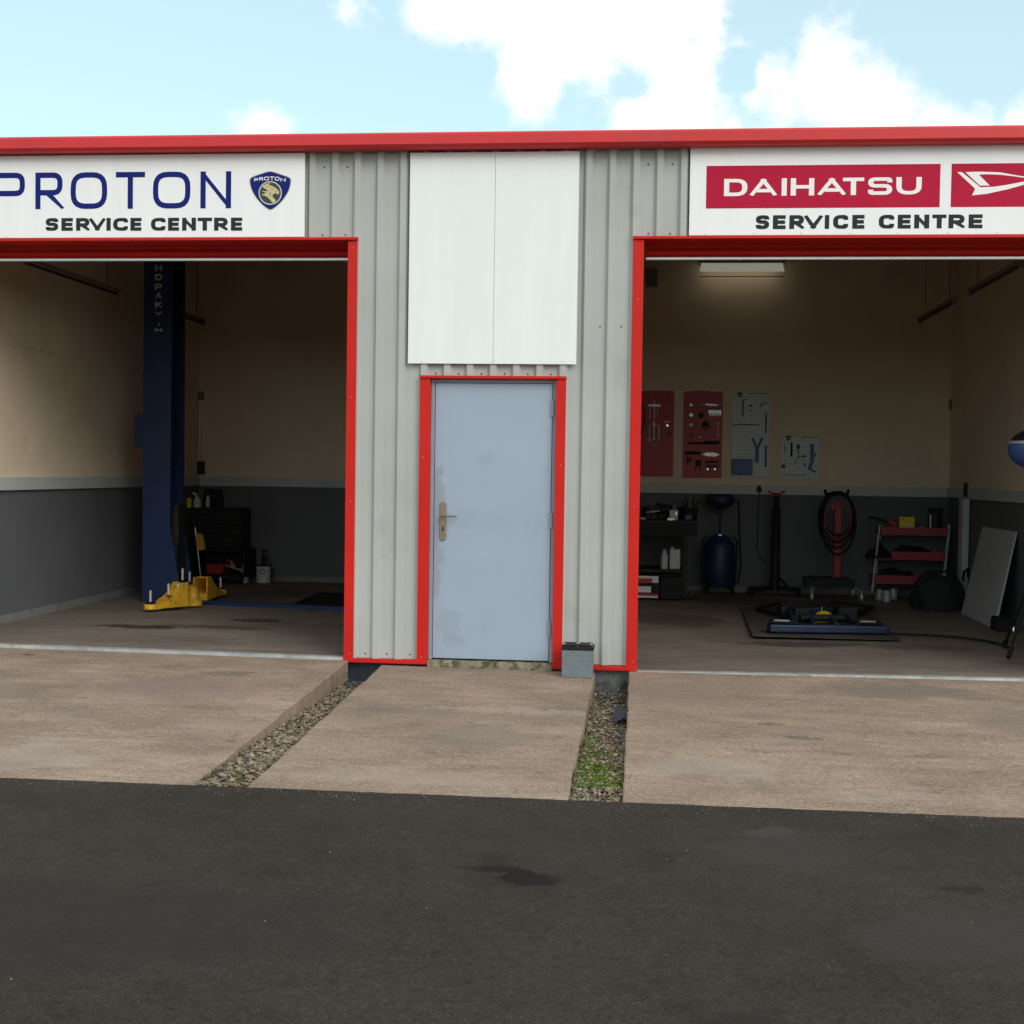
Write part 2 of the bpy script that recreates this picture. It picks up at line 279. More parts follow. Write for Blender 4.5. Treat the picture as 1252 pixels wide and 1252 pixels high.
ORG = {}
def obj(name, mb, m, parent=None, bevel=0.0, label=None, kind=None, org=None):
    o0 = ORG[parent.name] if parent else Vector(org or (0, 0, 0))
    me = bpy.data.meshes.new(name)
    me.from_pydata([v-o0 for v in mb.v], [], mb.f)
    for mm in (m if isinstance(m, (list, tuple)) else [m]): me.materials.append(mm)
    me.polygons.foreach_set('material_index', mb.m); me.polygons.foreach_set('use_smooth', mb.sm)
    bm = bmesh.new(); bm.from_mesh(me); bmesh.ops.recalc_face_normals(bm, faces=bm.faces)
    if bevel:
        bmesh.ops.remove_doubles(bm, verts=bm.verts, dist=1e-6)
        es = [e for e in bm.edges if len(e.link_faces) == 2 and e.calc_face_angle(0) > .6]
        bmesh.ops.bevel(bm, geom=es, offset=bevel, segments=2, profile=.6, affect='EDGES')
    bm.to_mesh(me); bm.free(); me.update()
    o = bpy.data.objects.new(name, me); COL.objects.link(o)
    if parent: o.parent = parent
    else: o.location = o0
    ORG[o.name] = o0
    if label: o['label'] = label
    if kind: o['kind'] = kind
    return o
def thing(name, label, cat, loc=(0, 0, 0), group=None):
    o = bpy.data.objects.new(name, None); COL.objects.link(o); o.location = loc; o.empty_display_size = .1
    o['label'] = label; o['category'] = cat
    if group: o['group'] = group
    ORG[o.name] = Vector(loc); return o
def tag(o, label, cat, group=None):
    o['label'] = label; o['category'] = cat
    if group: o['group'] = group
    return o
def struct(name, mb, m, **k): return obj(name, mb, m, kind='structure', **k)
def link_copy(src, parent, off):
    c = src.copy(); COL.objects.link(c); c.parent = parent; c.location = off; ORG[c.name] = ORG[parent.name]; return c

# ------------------------------------------------------------------ ground, asphalt, aprons
struct('ground', MB().box(-400, 400, -400, 400, -.9, -.335), M['earth'])
mb = MB(); mb.box(-120, 120, -200, -3.66, -.334, -.1365); xs_ = [-120, -12]+[-12+24*i/1600 for i in range(1, 1600)]+[12, 120]
ed = [(x, -3.616+.012*mnoise.noise((x*7, 2, 0))+.006*mnoise.noise((x*31, 5, 0))) for x in xs_]; n_e = len(ed)
vs = [(x, -3.66, -.1365) for x, y in ed]+[(x, y-.006, -.1365) for x, y in ed]+[(x, y, -.141) for x, y in ed]+[(x, y, -.30) for x, y in ed]
mb.add(vs, [(r_*n_e+i, r_*n_e+i+1, (r_+1)*n_e+i+1, (r_+1)*n_e+i) for r_ in range(3) for i in range(n_e-1)])
struct('asphalt', mb, M['asphalt'])
def apron(xb0, xb1, xf0, xf1, zb0, zb1, zf, seed):
    """cast slab: slightly wandering edges, thick sides down to the ground"""
    rnd = random.Random(seed); mb = MB(); ny = 46; L = []; Rr = []
    for i in range(ny+1):
        t = i/ny; y = -.052+(-3.628+.052)*t
        jl = (mnoise.noise((t*9, seed, 0))*.012+rnd.uniform(-.003, .003)); jr = (mnoise.noise((t*9, seed+5, 0))*.012+rnd.uniform(-.003, .003))
        L.append((xb0+(xf0-xb0)*t+jl, y, zb0+(zf-zb0)*t)); Rr.append((xb1+(xf1-xb1)*t+jr, y, zb1+(zf-zb1)*t))
    for i in range(ny):
        a, b, c, d = L[i], Rr[i], Rr[i+1], L[i+1]; e = .008
        mb.add([Vector(a)+Vector((e, 0, 0)), Vector(b)-Vector((e, 0, 0)), Vector(c)-Vector((e, 0, 0)), Vector(d)+Vector((e, 0, 0))], [(0, 1, 2, 3)])
        for p, q, s in ((a, d, 1), (b, c, -1)):
            p, q = Vector(p), Vector(q); ev = Vector((e*s, 0, 0)); dz = Vector((0, 0, -e))
            mb.add([p+ev, q+ev, q+dz, p+dz], [(0, 1, 2, 3)])
            mb.add([p+dz, q+dz, Vector((q.x, q.y, -.33)), Vector((p.x, p.y, -.33))], [(0, 1, 2, 3)])
    mb.add([L[0], Rr[0], (Rr[0][0], Rr[0][1], -.33), (L[0][0], L[0][1], -.33)], [(0, 1, 2, 3)])
    mb.add([L[-1], Rr[-1], (Rr[-1][0], Rr[-1][1], -.33), (L[-1][0], L[-1][1], -.33)], [(0, 1, 2, 3)])
    return struct('concrete_apron', mb, M['concrete'])
apron(-9.0, -2.246, -9.0, -2.219, .03, -.022, -.14, 1)
apron(-1.985, -.345, -1.94, -.346, -.050, -.062, -.14, 2)
apron(-.088, 7.5, -.078, 7.5, -.043, -.010, -.14, 3)

def gravel(name, x0, x1, y0, y1, zf, n, weights, seed, fmoss, label):
    rnd = random.Random(seed); mb = MB()
    oc = [Vector(v) for v in ((1, 0, 0), (-1, 0, 0), (0, 1, 0), (0, -1, 0), (0, 0, 1), (0, 0, -1))]
    tf = [(0, 2, 4), (2, 1, 4), (1, 3, 4), (3, 0, 4), (2, 0, 5), (1, 2, 5), (3, 1, 5), (0, 3, 5)]
    for _ in range(n):
        x = rnd.uniform(x0, x1); y = rnd.uniform(y0, y1)
        s = rnd.choice((.005, .007, .008, .010, .012, .015))*rnd.uniform(.8, 1.25); z = zf(x, y)+rnd.uniform(-.012, .012)
        a = rnd.uniform(0, 6.28); ca, sa = math.cos(a), math.sin(a); sx, sy, sz = rnd.uniform(.8, 1.5), rnd.uniform(.6, 1.1), rnd.uniform(.4, .8)
        vs = []
        for v in oc:
            p = Vector((v.x*sx, v.y*sy, v.z*sz))*s*rnd.uniform(.75, 1.2)
            p += Vector((rnd.uniform(-.3, .3), rnd.uniform(-.3, .3), rnd.uniform(-.2, .2)))*s
            vs.append((x+p.x*ca-p.y*sa, y+p.x*sa+p.y*ca, z+p.z))
        mb.add(vs, tf, rnd.choices(range(5), weights(x, y))[0])
    o = obj(name, mb, ST, kind='stuff'); o['label'] = label; return o
def zl(x, y): return -.185+.035*(-y/3.6)+.02*mnoise.noise((x*5, y*3, 0))
mb = MB(); NX, NY = 4, 40
def bed(x0, x1, zf):
    mb = MB(); nx, ny = 8, 70
    vs = [(x0+(x1-x0)*i/nx, -.03-3.6*j/ny, zf(x0+(x1-x0)*i/nx, -.03-3.6*j/ny)-.008) for j in range(ny+1) for i in range(nx+1)]
    mb.add(vs, [(j*(nx+1)+i, j*(nx+1)+i+1, (j+1)*(nx+1)+i+1, (j+1)*(nx+1)+i) for j in range(ny) for i in range(nx)]); return mb
def zr(x, y): return -.190+.028*(-y/3.6)-.02*math.exp(-((y+.75)/.35)**2)+.018*mnoise.noise((x*6, y*4, 5))
struct('soil_bed', bed(-2.26, -1.93, zl), M['soil']); struct('soil_bed', bed(-.36, -.07, zr), M['soil'])
gravel('gravel', -2.24, -1.95, -3.62, -.35, zl, 5600, lambda x, y: (6, 3.5, .6, 4, 1), 3, None, 'loose tan and grey gravel filling the gap left of the middle slab')
gravel('gravel', -2.24, -1.97, -.38, -.06, zl, 260, lambda x, y: (.3, 1, .3, 1, 6), 4, None, 'dark slate chippings under the grey pilaster')
gravel('gravel', -.345, -.08, -3.62, -.06, zr, 5000, lambda x, y: ((4, 2.5, .8, 5, 1) if y < -.45 else (.6, 1, .5, 2, 5)), 5, None, 'brown gravel filling the gap right of the middle slab')
def moss(name, patches, zf, seed, label):
    rnd = random.Random(seed); mb = MB()
    for cx, cy, rx, ry, n, mi in patches:
        for _ in range(n):
            a = rnd.uniform(0, 6.28); q = rnd.random()**.6; x = cx+math.cos(a)*rx*q; y = cy+math.sin(a)*ry*q
            if mnoise.noise((x*28, y*28, 3)) < -.12: continue
            h = rnd.uniform(.004, .014)*(1.15-q*.6); z = zf(x, y)+.002; w = rnd.uniform(.004, .009); b = rnd.uniform(0, 6.28)
            dx, dy = math.cos(b)*w, math.sin(b)*w; lx, ly = rnd.uniform(-.01, .01), rnd.uniform(-.01, .01)
            mb.add([(x-dx, y-dy, z), (x+dx, y+dy, z), (x+dx*.4+lx, y+dy*.4+ly, z+h), (x-dx*.6+lx, y-dy*.6+ly, z+h*.8)], [(0, 1, 2, 3)], mi if rnd.random() < .75 else rnd.randrange(3))
    o = obj(name, mb, MOSS, kind='stuff'); o['label'] = label; return o
moss('moss', [(-.21, -3.1, .14, .26, 17000, 0), (-.24, -2.85, .11, .25, 8000, 0), (-.28, -2.75, .07, .25, 1800, 0), (-.17, -2.8, .08, .2, 1200, 2), (-.3, -3.2, .05, .14, 900, 1), (-.15, -3.25, .06, .10, 900, 0), (-.29, -2.1, .045, .25, 1500, 0), (-.30, -1.75, .03, .2, 500, 1), (-.3, -2.5, .04, .2, 900, 0), (-.2, -2.4, .1, .2, 500, 2)], zr, 6, 'bright green moss over the gravel in the gap right of the middle slab')
moss('moss', [(-2.02, -3.45, .05, .10, 220, 2), (-1.99, -3.0, .03, .25, 200, 2), (-2.2, -3.4, .03, .15, 100, 2), (-1.99, -2.2, .03, .3, 140, 2)], zl, 7, 'sparse moss among the tan gravel near the asphalt')
mb = MB(); rnd = random.Random(4)
vs = []; c = Vector((-.125, -1.27, -.15))
for i in range(7):
    for j in range(9): vs.append((c.x-.045+.09*i/6, c.y-.26+.52*j/8*(1-.12*i), c.z+.03+.045*i/6+rnd.uniform(-.012, .012)-.04*(abs(j-4)/4)**2))
mb.add(vs, [(i*9+j, i*9+j+1, (i+1)*9+j+1, (i+1)*9+j) for i in range(6) for j in range(8)], 0, True)
tag(obj('plastic_sheet', mb, M['membrane']), 'scrap of dark blue plastic sheet against the right slab edge in the mossy gap', 'plastic sheet')

rnd = random.Random(21); mb = MB()
for i in range(2000):
    if i < 1300: x = rnd.uniform(-4.5, 3.2); y = -3.62-abs(rnd.gauss(0, .10)); z = -.1365
    elif i < 1420: x = rnd.uniform(-3.5, 2.8); y = rnd.uniform(-6.6, -3.7); z = -.1365
    else:
        x = rnd.choice((-2.26-abs(rnd.gauss(0, .08)), -1.93+abs(rnd.gauss(0, .08)), -.36-abs(rnd.gauss(0, .06)), -.06+abs(rnd.gauss(0, .08)), rnd.uniform(-4.5, 3))); y = rnd.uniform(-3.58, -.12)
        t_ = (-y-.05)/3.58; zb_ = (-.022 if x < -2 else (-.058 if x < -.2 else -.040)); z = zb_+(-.14-zb_)*t_
    r_ = rnd.choice((.0016, .002, .0024, .003, .0042))*rnd.uniform(.7, 1.2); a = rnd.uniform(0, 6.3)
    vs = [(x+r_*math.cos(a), y+r_*math.sin(a), z+.0005), (x+r_*math.cos(a+2.1), y+r_*math.sin(a+2.1), z+.0005), (x+r_*math.cos(a+4.2), y+r_*math.sin(a+4.2), z+.0005), (x, y, z+r_*1.1)]
    mb.add(vs, [(0, 1, 3), (1, 2, 3), (2, 0, 3)], rnd.choices(range(5), (3, 3, .7, 4, 3))[0])
o = obj('loose_grit', mb, ST, kind='stuff'); o['label'] = 'loose grit scattered along the asphalt edge and over the slabs'

# ------------------------------------------------------------------ the building
XL, XR, YB, XP = -5.73, 3.70, 6.485, -1.15
B = thing('garage_building', 'low grey corrugated steel unit building with two open red trimmed bays', 'building', (0, 0, 0))
WT = .15
def CZ(y): return 3.895+.42*y/6.63
def wall_seg(x0, x1, y0, y1, inward):
    """upper cream block and lower grey block, rail and skirting on the inner face"""
    up_ = obj('upper_wall', MB().hexa([(x0, y0, 1.28), (x1, y0, 1.28), (x1, y1, 1.28), (x0, y1, 1.28), (x0, y0, CZ(y0)), (x1, y0, CZ(y0)), (x1, y1, CZ(y1)), (x0, y1, CZ(y1))]), M['cream'], B)
    lo_ = obj('lower_wall', MB().box(x0, x1, y0, y1, -.33, 1.28), M['grey_wall'], B)
    for ax, v, s in inward:
        if ax == 'x':
            a, b = (v, v+.03*s); e0, e1 = y0, y1
            obj('dado_rail', MB().box(a, b, e0, e1, 1.217, 1.335), M['rail'], lo_)
            obj('skirting', MB().box(v, v+.015*s, e0, e1, -.04, .09), M['skirt'], lo_)
        else:
            obj('dado_rail', MB().box(x0, x1, v, v+.03*s, 1.217, 1.335), M['rail'], lo_)
            obj('skirting', MB().box(x0, x1, v, v+.015*s, -.04, .065), M['skirt'], lo_)
wall_seg(XL-WT, XL, .14, YB, [('x', XL, 1)])
wall_seg(XR, XR+WT, .14, YB, [('x', XR, -1)])
wall_seg(XP-.06, XP+.06, .14, YB-.002, [('x', XP-.06, -1), ('x', XP+.06, 1)])
wall_seg(XL-WT, XP, YB, YB+WT, [('y', YB, -1)])
wall_seg(XP+.001, XR+WT, YB, YB+WT, [('y', YB, -1)])
# inner front wall round the openings
OL0, OL1, OR0, OR1, ZH = -5.58, -2.28, -.032, 3.33, 3.22
for a, b, z0, z1 in ((XL-WT, OL0, -.33, 4.0), (OL0, OL1, ZH, 4.0), (OL1, -1.64, -.33, 4.0), (-1.64, -.665, 2.17, 4.0), (-.665, OR0, -.33, 4.0), (OR0, OR1, ZH, 4.0), (OR1, XR+WT, -.33, 4.0)):
    obj('front_wall', MB().box(a+.001, b-.001, .03, .135, z0, min(z1, 3.895)), M['cream'], B)
# ceiling liner, purlins and roof sheet
mb = MB()
mb.hexa([(XL-WT, .0, 3.90), (XR+WT, .0, 3.90), (XR+WT, YB+WT, 4.32), (XL-WT, YB+WT, 4.32), (XL-WT, .0, 3.93), (XR+WT, .0, 3.93), (XR+WT, YB+WT, 4.35), (XL-WT, YB+WT, 4.35)])
obj('ceiling', mb, M['ceil'], B)
for i in range(5):
    y = .9+i*1.3; z = 3.89+.42*y/6.63
    obj('purlin', MB().box(XL, XR, y-.03, y+.03, z-.12, z-.005), M['galv'], B)
mb = MB(); x = XL-.25
while x < XR+.25:
    mb.hexa([(x, -.1, 3.94), (x+.06, -.1, 3.94), (x+.06, 6.8, 4.385), (x, 6.8, 4.385), (x+.015, -.1, 3.965), (x+.045, -.1, 3.965), (x+.045, 6.8, 4.41), (x+.015, 6.8, 4.41)])
    x += .2
mb.hexa([(XL-.27, -.1, 3.937), (XR+.27, -.1, 3.937), (XR+.27, 6.8, 4.38), (XL-.27, 6.8, 4.38), (XL-.27, -.1, 3.943), (XR+.27, -.1, 3.943), (XR+.27, 6.8, 4.386), (XL-.27, 6.8, 4.386)])
obj('roof', mb, M['cladding'], B)
# foundation seen in the two gaps, and the door sill
obj('foundation', MB().box(-2.6, -1.622, .021, .14, -.334, -.037), M['membrane'], B, label='dark blue damp proof membrane over the foundation')
obj('foundation', MB().box(-1.618, .4, .018, .14, -.334, -.041), M['found'], B, bevel=.004)
obj('door_sill', MB().box(-1.632, -.668, -.045, .14, -.30, -.004), M['sill'], B, bevel=.006)

# corrugated cladding sheets
PITCHX, PH0 = .1765, -1.155
def profile(x0, x1):
    pts = [(0.0, 0)]; out = []
    k0 = int(math.floor((x0-PH0)/PITCHX))-1; raw = []
    for k in range(k0, k0+int((x1-x0)/PITCHX)+4):
        c = PH0+k*PITCHX
        raw += [(c-.043, 0), (c-.021, -.032), (c+.021, -.032), (c+.043, 0)]
    def yat(x):
        for (a, ya), (b, yb) in zip(raw, raw[1:]):
            if a <= x <= b: return ya+(yb-ya)*(x-a)/(b-a)
        return 0
    return [(x0, yat(x0))]+[p for p in raw if x0 < p[0] < x1]+[(x1, yat(x1))]
def clad(x0, x1, z0, z1, dy=0.0):
    p = profile(x0, x1); mb = MB(); n = len(p)
    vs = [(a, b+dy, z0) for a, b in p]+[(a, b+dy, z1) for a, b in p]+[(a, b+dy+.004, z0) for a, b in p]+[(a, b+dy+.004, z1) for a, b in p]
    fs = []
    for i in range(n-1):
        fs += [(i, i+1, n+i+1, n+i), (2*n+i+1, 2*n+i, 3*n+i, 3*n+i+1), (i+1, i, 2*n+i, 2*n+i+1), (n+i, n+i+1, 3*n+i+1, 3*n+i)]
    mb.add(vs, fs); return obj('cladding_sheet', mb, M['cladding'], B)
ZT = 3.93
clad(XL-WT-.02, -5.50, .0, ZT); clad(-5.50, -4.45, 3.2, ZT); clad(-4.45, -3.4, 3.2, ZT, -.001); clad(-3.4, -2.262, 3.2, ZT)
clad(-2.262, -1.663, -.004, ZT, -.002); clad(-1.663, -.642, 2.165, ZT); clad(-.642, -.062, -.004, ZT, -.002)
clad(-.062, .95, 3.2, ZT); clad(.95, 2.0, 3.2, ZT, -.001); clad(2.0, 3.2, 3.2, ZT); clad(3.2, XR+WT+.02, 0, ZT, -.001)
# outer side and back cladding, plain ribs
for xs, sg in ((XL-WT-.03, -1), (XR+WT+.03, 1)):
    pr = []
    y = .01
    while y < YB+WT: pr += [(y, 0), (y+.04, .03), (y+.08, .03), (y+.12, 0)]; y += PITCHX
    n = len(pr); vs = [(xs+d*sg, y, -.05) for y, d in pr]+[(xs+d*sg, y, CZ(y)) for y, d in pr]
    obj('side_cladding', MB().add(vs, [(i, i+1, n+i+1, n+i) for i in range(n-1)]), M['cladding'], B)
obj('back_cladding', MB().box(XL-WT-.03, XR+WT+.03, YB+WT+.004, YB+WT+.04, -.05, 4.33), M['cladding'], B)
# screws
scr = obj('screw', MB().lathe((0, 0, 0), [(.006, 0), (.006, -.004), (.003, -.007)], 8, 0, 'y'), M['dark_steel'], B)
spots = []
for k in (-2.48, -2.30, -.01, .17): spots.append((k, -.001, 3.76))
for k in (-2.49, -2.31): spots.append((k, -.001, 3.245))
for k in (.0, .16): spots.append((k, -.001, 3.245))
for i in range(-3, 3): spots.append((PH0+(i+.5)*PITCHX, -.001, 2.19))
for x in (-2.12, -1.95, -1.77): spots.append((x, -.001, .03))
for x in (-.35, -.19): spots.append((x, -.001, 2.55))
scr.location = spots[0]
for s_ in spots[1:]: link_copy(scr, B, s_)
rv = obj('rivet', MB().lathe((0, 0, 0), [(.005, 0), (.0045, -.003), (.002, -.005)], 8, 0, 'y'), M['shelf_pink'], B)
rs = [(-2.24, -.046, 3.14), (-2.24, -.046, 1.2), (-2.235, -.046, .03), (-1.68, -.046, 1.55), (-1.675, -.046, .02), (-.63, -.046, 1.5), (-.07, -.046, 2.75), (-.07, -.046, 1.2), (-.065, -.046, .03), (-2.243, -.046, 2.0)]
rv.location = rs[0]
for s_ in rs[1:]: link_copy(rv, B, s_)

# red trims
def trim(name, *bx, bev=.003):
    mb = MB()
    for b in bx: mb.box(*b)
    return obj(name, mb, M['red'], B, bevel=bev)
trim('opening_trim', (-2.281, -2.206, -.045, -.036, -.03, 3.193), (-2.281, -2.276, -.0355, .24, -.03, 3.193))
trim('opening_trim', (-.112, -.031, -.045, -.036, -.03, 3.193), (-.0365, -.0315, -.0355, .24, -.03, 3.193))
trim('opening_trim', (OL0-.075, OL0, -.045, -.036, 0, 3.193)); trim('opening_trim', (OR1, OR1+.075, -.045, -.036, 0, 3.193))
trim('lintel_trim', (OL0-.075, -2.203, -.062, .30, 3.197, 3.2185), bev=.003); trim('lintel_trim', (-.115, OR1+.075, -.062, .30, 3.197, 3.2185))
trim('door_trim', (-1.712, -1.632, -.045, -.036, -.03, 2.148), (-1.637, -1.632, -.0355, .02, -.003, 2.148))
trim('door_trim', (-.670, -.596, -.045, -.036, -.045, 2.148), (-.670, -.665, -.0355, .02, -.003, 2.148))
trim('door_lintel_trim', (-1.714, -.594, -.056, .02, 2.15, 2.172))
trim('base_flashing', (-2.281, -1.642, -.052, .0, -.036, -.006)); trim('base_flashing', (-.670, -.031, -.052, .0, -.040, -.010))
# roof edge flashing, three lengths with overlapping joints
def flash(x0, x1, dy, z):
    prof = [(-.158-dy, z), (-.158-dy, z+.074), (-.143-dy, z+.090), (-.02, z+.100), (-.02, z+.096), (-.14-dy, z+.086), (-.154-dy, z+.072), (-.154-dy, z+.002), (-.132-dy, z-.018), (-.03, z-.018), (-.03, z-.022), (-.134-dy, z-.022)]
    n = len(prof); mb = MB(); vs = [(x0, a, b) for a, b in prof]+[(x1, a, b) for a, b in prof]
    mb.add(vs, [tuple(range(n)), tuple(range(n, 2*n))[::-1]]+[(i, (i+1) % n, n+(i+1) % n, n+i) for i in range(n)])
    return obj('roof_flashing', mb, M['red_roof'], B)
flash(-6.15, -2.60, .0, 3.892); flash(-2.615, .32, .003, 3.891); flash(.305, 4.15, .0, 3.892)

# roller shutters, rolled up with the last laths showing
def shutter(x0, x1):
    ys = .22; zb = on_y(600, 318.2, ys).z
    sh = obj('roller_shutter', MB().lathe(((x0+.02), .40, 3.46), [(.13, 0), (.13, x1-x0-.04)], 16, 0, 'x'), M['red'], B)
    sl_ = None
    prof = []
    for k in range(7): a = math.pi*k/6; prof.append((ys+.01-.016*math.sin(a), zb+.026+.062*k/6))
    mb = MB(); n = len(prof)
    vs = [(x0+.01, y, z) for y, z in prof]+[(x1-.01, y, z) for y, z in prof]+[(x0+.01, y+.004, z) for y, z in prof]+[(x1-.01, y+.004, z) for y, z in prof]
    fs = []
    for i in range(n-1): fs += [(i, n+i, n+i+1, i+1), (2*n+i, 2*n+i+1, 3*n+i+1, 3*n+i)]
    mb.add(vs, fs, 0, True)
    s0 = obj('slat', mb, M['red'], sh); s1 = link_copy(s0, sh, (0, 0, .066)); s2 = link_copy(s0, sh, (0, 0, .132))
    obj('bottom_bar', MB().box(x0+.01, x1-.01, ys-.012, ys+.014, zb-.002, zb+.020), M['alu'], sh, bevel=.003)
shutter(OL0, -2.283); shutter(-.029, OR1)
# threshold angles
def thr(x0, z0, x1, z1):
    def zz(x): return z0+(z1-z0)*(x-x0)/(x1-x0)
    mb = MB(); nseg = 12
    for i in range(nseg):
        a = x0+(x1-x0)*i/nseg; b = x0+(x1-x0)*(i+1)/nseg-.002; za, zb = zz(a), zz(b)
        mb.hexa([(a, -.049, za-.035), (b, -.049, zb-.035), (b, .03, zb-.035), (a, .03, za-.035), (a, -.049, za), (b, -.049, zb), (b, .03, zb), (a, .03, za)])
    obj('threshold_angle', mb, M['galv'], B)
thr(OL0, .0275, -2.283, .0005); thr(-.029, -.040, OR1, -.006)
# floors
def floor(x0, x1, za, zb):
    mb = MB(); mb.hexa([(x0, .031, -.33), (x1, .031, -.33), (x1, YB, -.33), (x0, YB, -.33), (x0, .031, za), (x1, .031, zb), (x1, YB, 0), (x0, YB, 0)])
    return struct('floor', mb, M['concrete_in'])
floor(XL+.0, XP-.061, .027, -.009); floor(XP+.061, XR, -.05, -.004)

# personnel door
DX0, DX1 = -1.598, -.703
D = obj('steel_door', MB().box(DX0, DX1, .012, .056, .008, 2.118), M['door'], B, bevel=.003)
# door material is written in door coordinates: shift its origin
D.location = (DX0, 0, .0)
for v in D.data.vertices: v.co -= Vector((DX0, 0, 0))
def dpart(name, mb, m, bevel=0):
    o = obj(name, mb, m, B, bevel); o.parent = D; o.location = (-DX0, 0, 0); return o
dpart('handle_plate', MB().prism([(-1.553+.024*math.cos(a)+.026, z+.024*math.sin(a)) for z, s_, in ((1.187, 0), (.937, math.pi)) for a in [s_+math.pi*k/8 for k in range(9)]], .011, .0), M['brass'], .002)
dpart('door_lever', MB().tube([(-1.527, .0, 1.103), (-1.527, -.05, 1.103), (-1.50, -.058, 1.103), (-1.46, -.058, 1.106), (-1.415, -.055, 1.102)], .009, 10), M['brass'])
dpart('keyhole', MB().prism([(-1.532, .985), (-1.522, .985), (-1.522, 1.02), (-1.532, 1.02)], -.0005, -.003), M['black'])
dpart('keyhole', MB().prism([(-1.538, .957), (-1.516, .957), (-1.516, .961), (-1.538, .961)], -.0005, -.002), M['black'])
for z in (1.93, 1.08, .25): dpart('hinge', MB().tube([(-.697, .004, z-.06), (-.697, .004, z+.06)], .009, 8).box(-.720, -.699, .006, .0115, z-.055, z+.055), M['door_frame'])
fr = MB(); fr.box(-1.631, -1.602, .008, .10, -.002, 2.147); fr.box(-.698, -.671, .008, .10, -.002, 2.147); fr.box(-1.602, -.698, .008, .10, 2.122, 2.147)
obj('door_frame', fr, M['door_frame'], B, bevel=.002)

# ------------------------------------------------------------------ lettering
def fillet(pts, rad, closed=False, n=5):
    out = []; N = len(pts)
    for i, p in enumerate(pts):
        p = Vector(p)
        if not closed and i in (0, N-1): out.append(p); continue
        a = Vector(pts[i-1]); b = Vector(pts[(i+1) % N]); da = (a-p); db = (b-p)
        r_ = min(rad, da.length*.499, db.length*.499)
        if r_ < 1e-5: out.append(p); continue
        s_ = p+da.normalized()*r_; e_ = p+db.normalized()*r_
        for k in range(n+1):
            t = k/n; out.append(s_*(1-t)**2+p*2*t*(1-t)*1.0+e_*t*t)
    return out
def ribbon(mb, pts, t, y, box, closed=False, ext=(True, True), mi=0):
    pts = [Vector(p) for p in pts]; N = len(pts)
    if not closed:
        if ext[0]: pts[0] = pts[0]-(pts[1]-pts[0]).normalized()*t/2
        if ext[1]: pts[-1] = pts[-1]+(pts[-1]-pts[-2]).normalized()*t/2
    L = []; Rr = []
    for i, p in enumerate(pts):
        a = pts[i-1] if (i > 0 or closed) else None; b = pts[(i+1) % N] if (i < N-1 or closed) else None
        d1 = (p-a).normalized() if a is not None else (b-p).normalized(); d2 = (b-p).normalized() if b is not None else d1
        n1 = Vector((-d1.y, d1.x)); n2 = Vector((-d2.y, d2.x)); m_ = (n1+n2)
        m_ = m_.normalized() if m_.length > 1e-6 else n1
        k = min(1/max(m_.dot(n1), .2), 3.2)
        L.append(p+m_*t/2*k); Rr.append(p-m_*t/2*k)
    cl = lambda q: (min(max(q.x, box[0]), box[1]), y, min(max(q.y, box[2]), box[3]))
    vs = [cl(q) for q in L]+[cl(q) for q in Rr]; n = len(L)
    mb.add(vs, [(i, (i+1) % n, n+(i+1) % n, n+i) for i in range(n if closed else n-1)], mi)
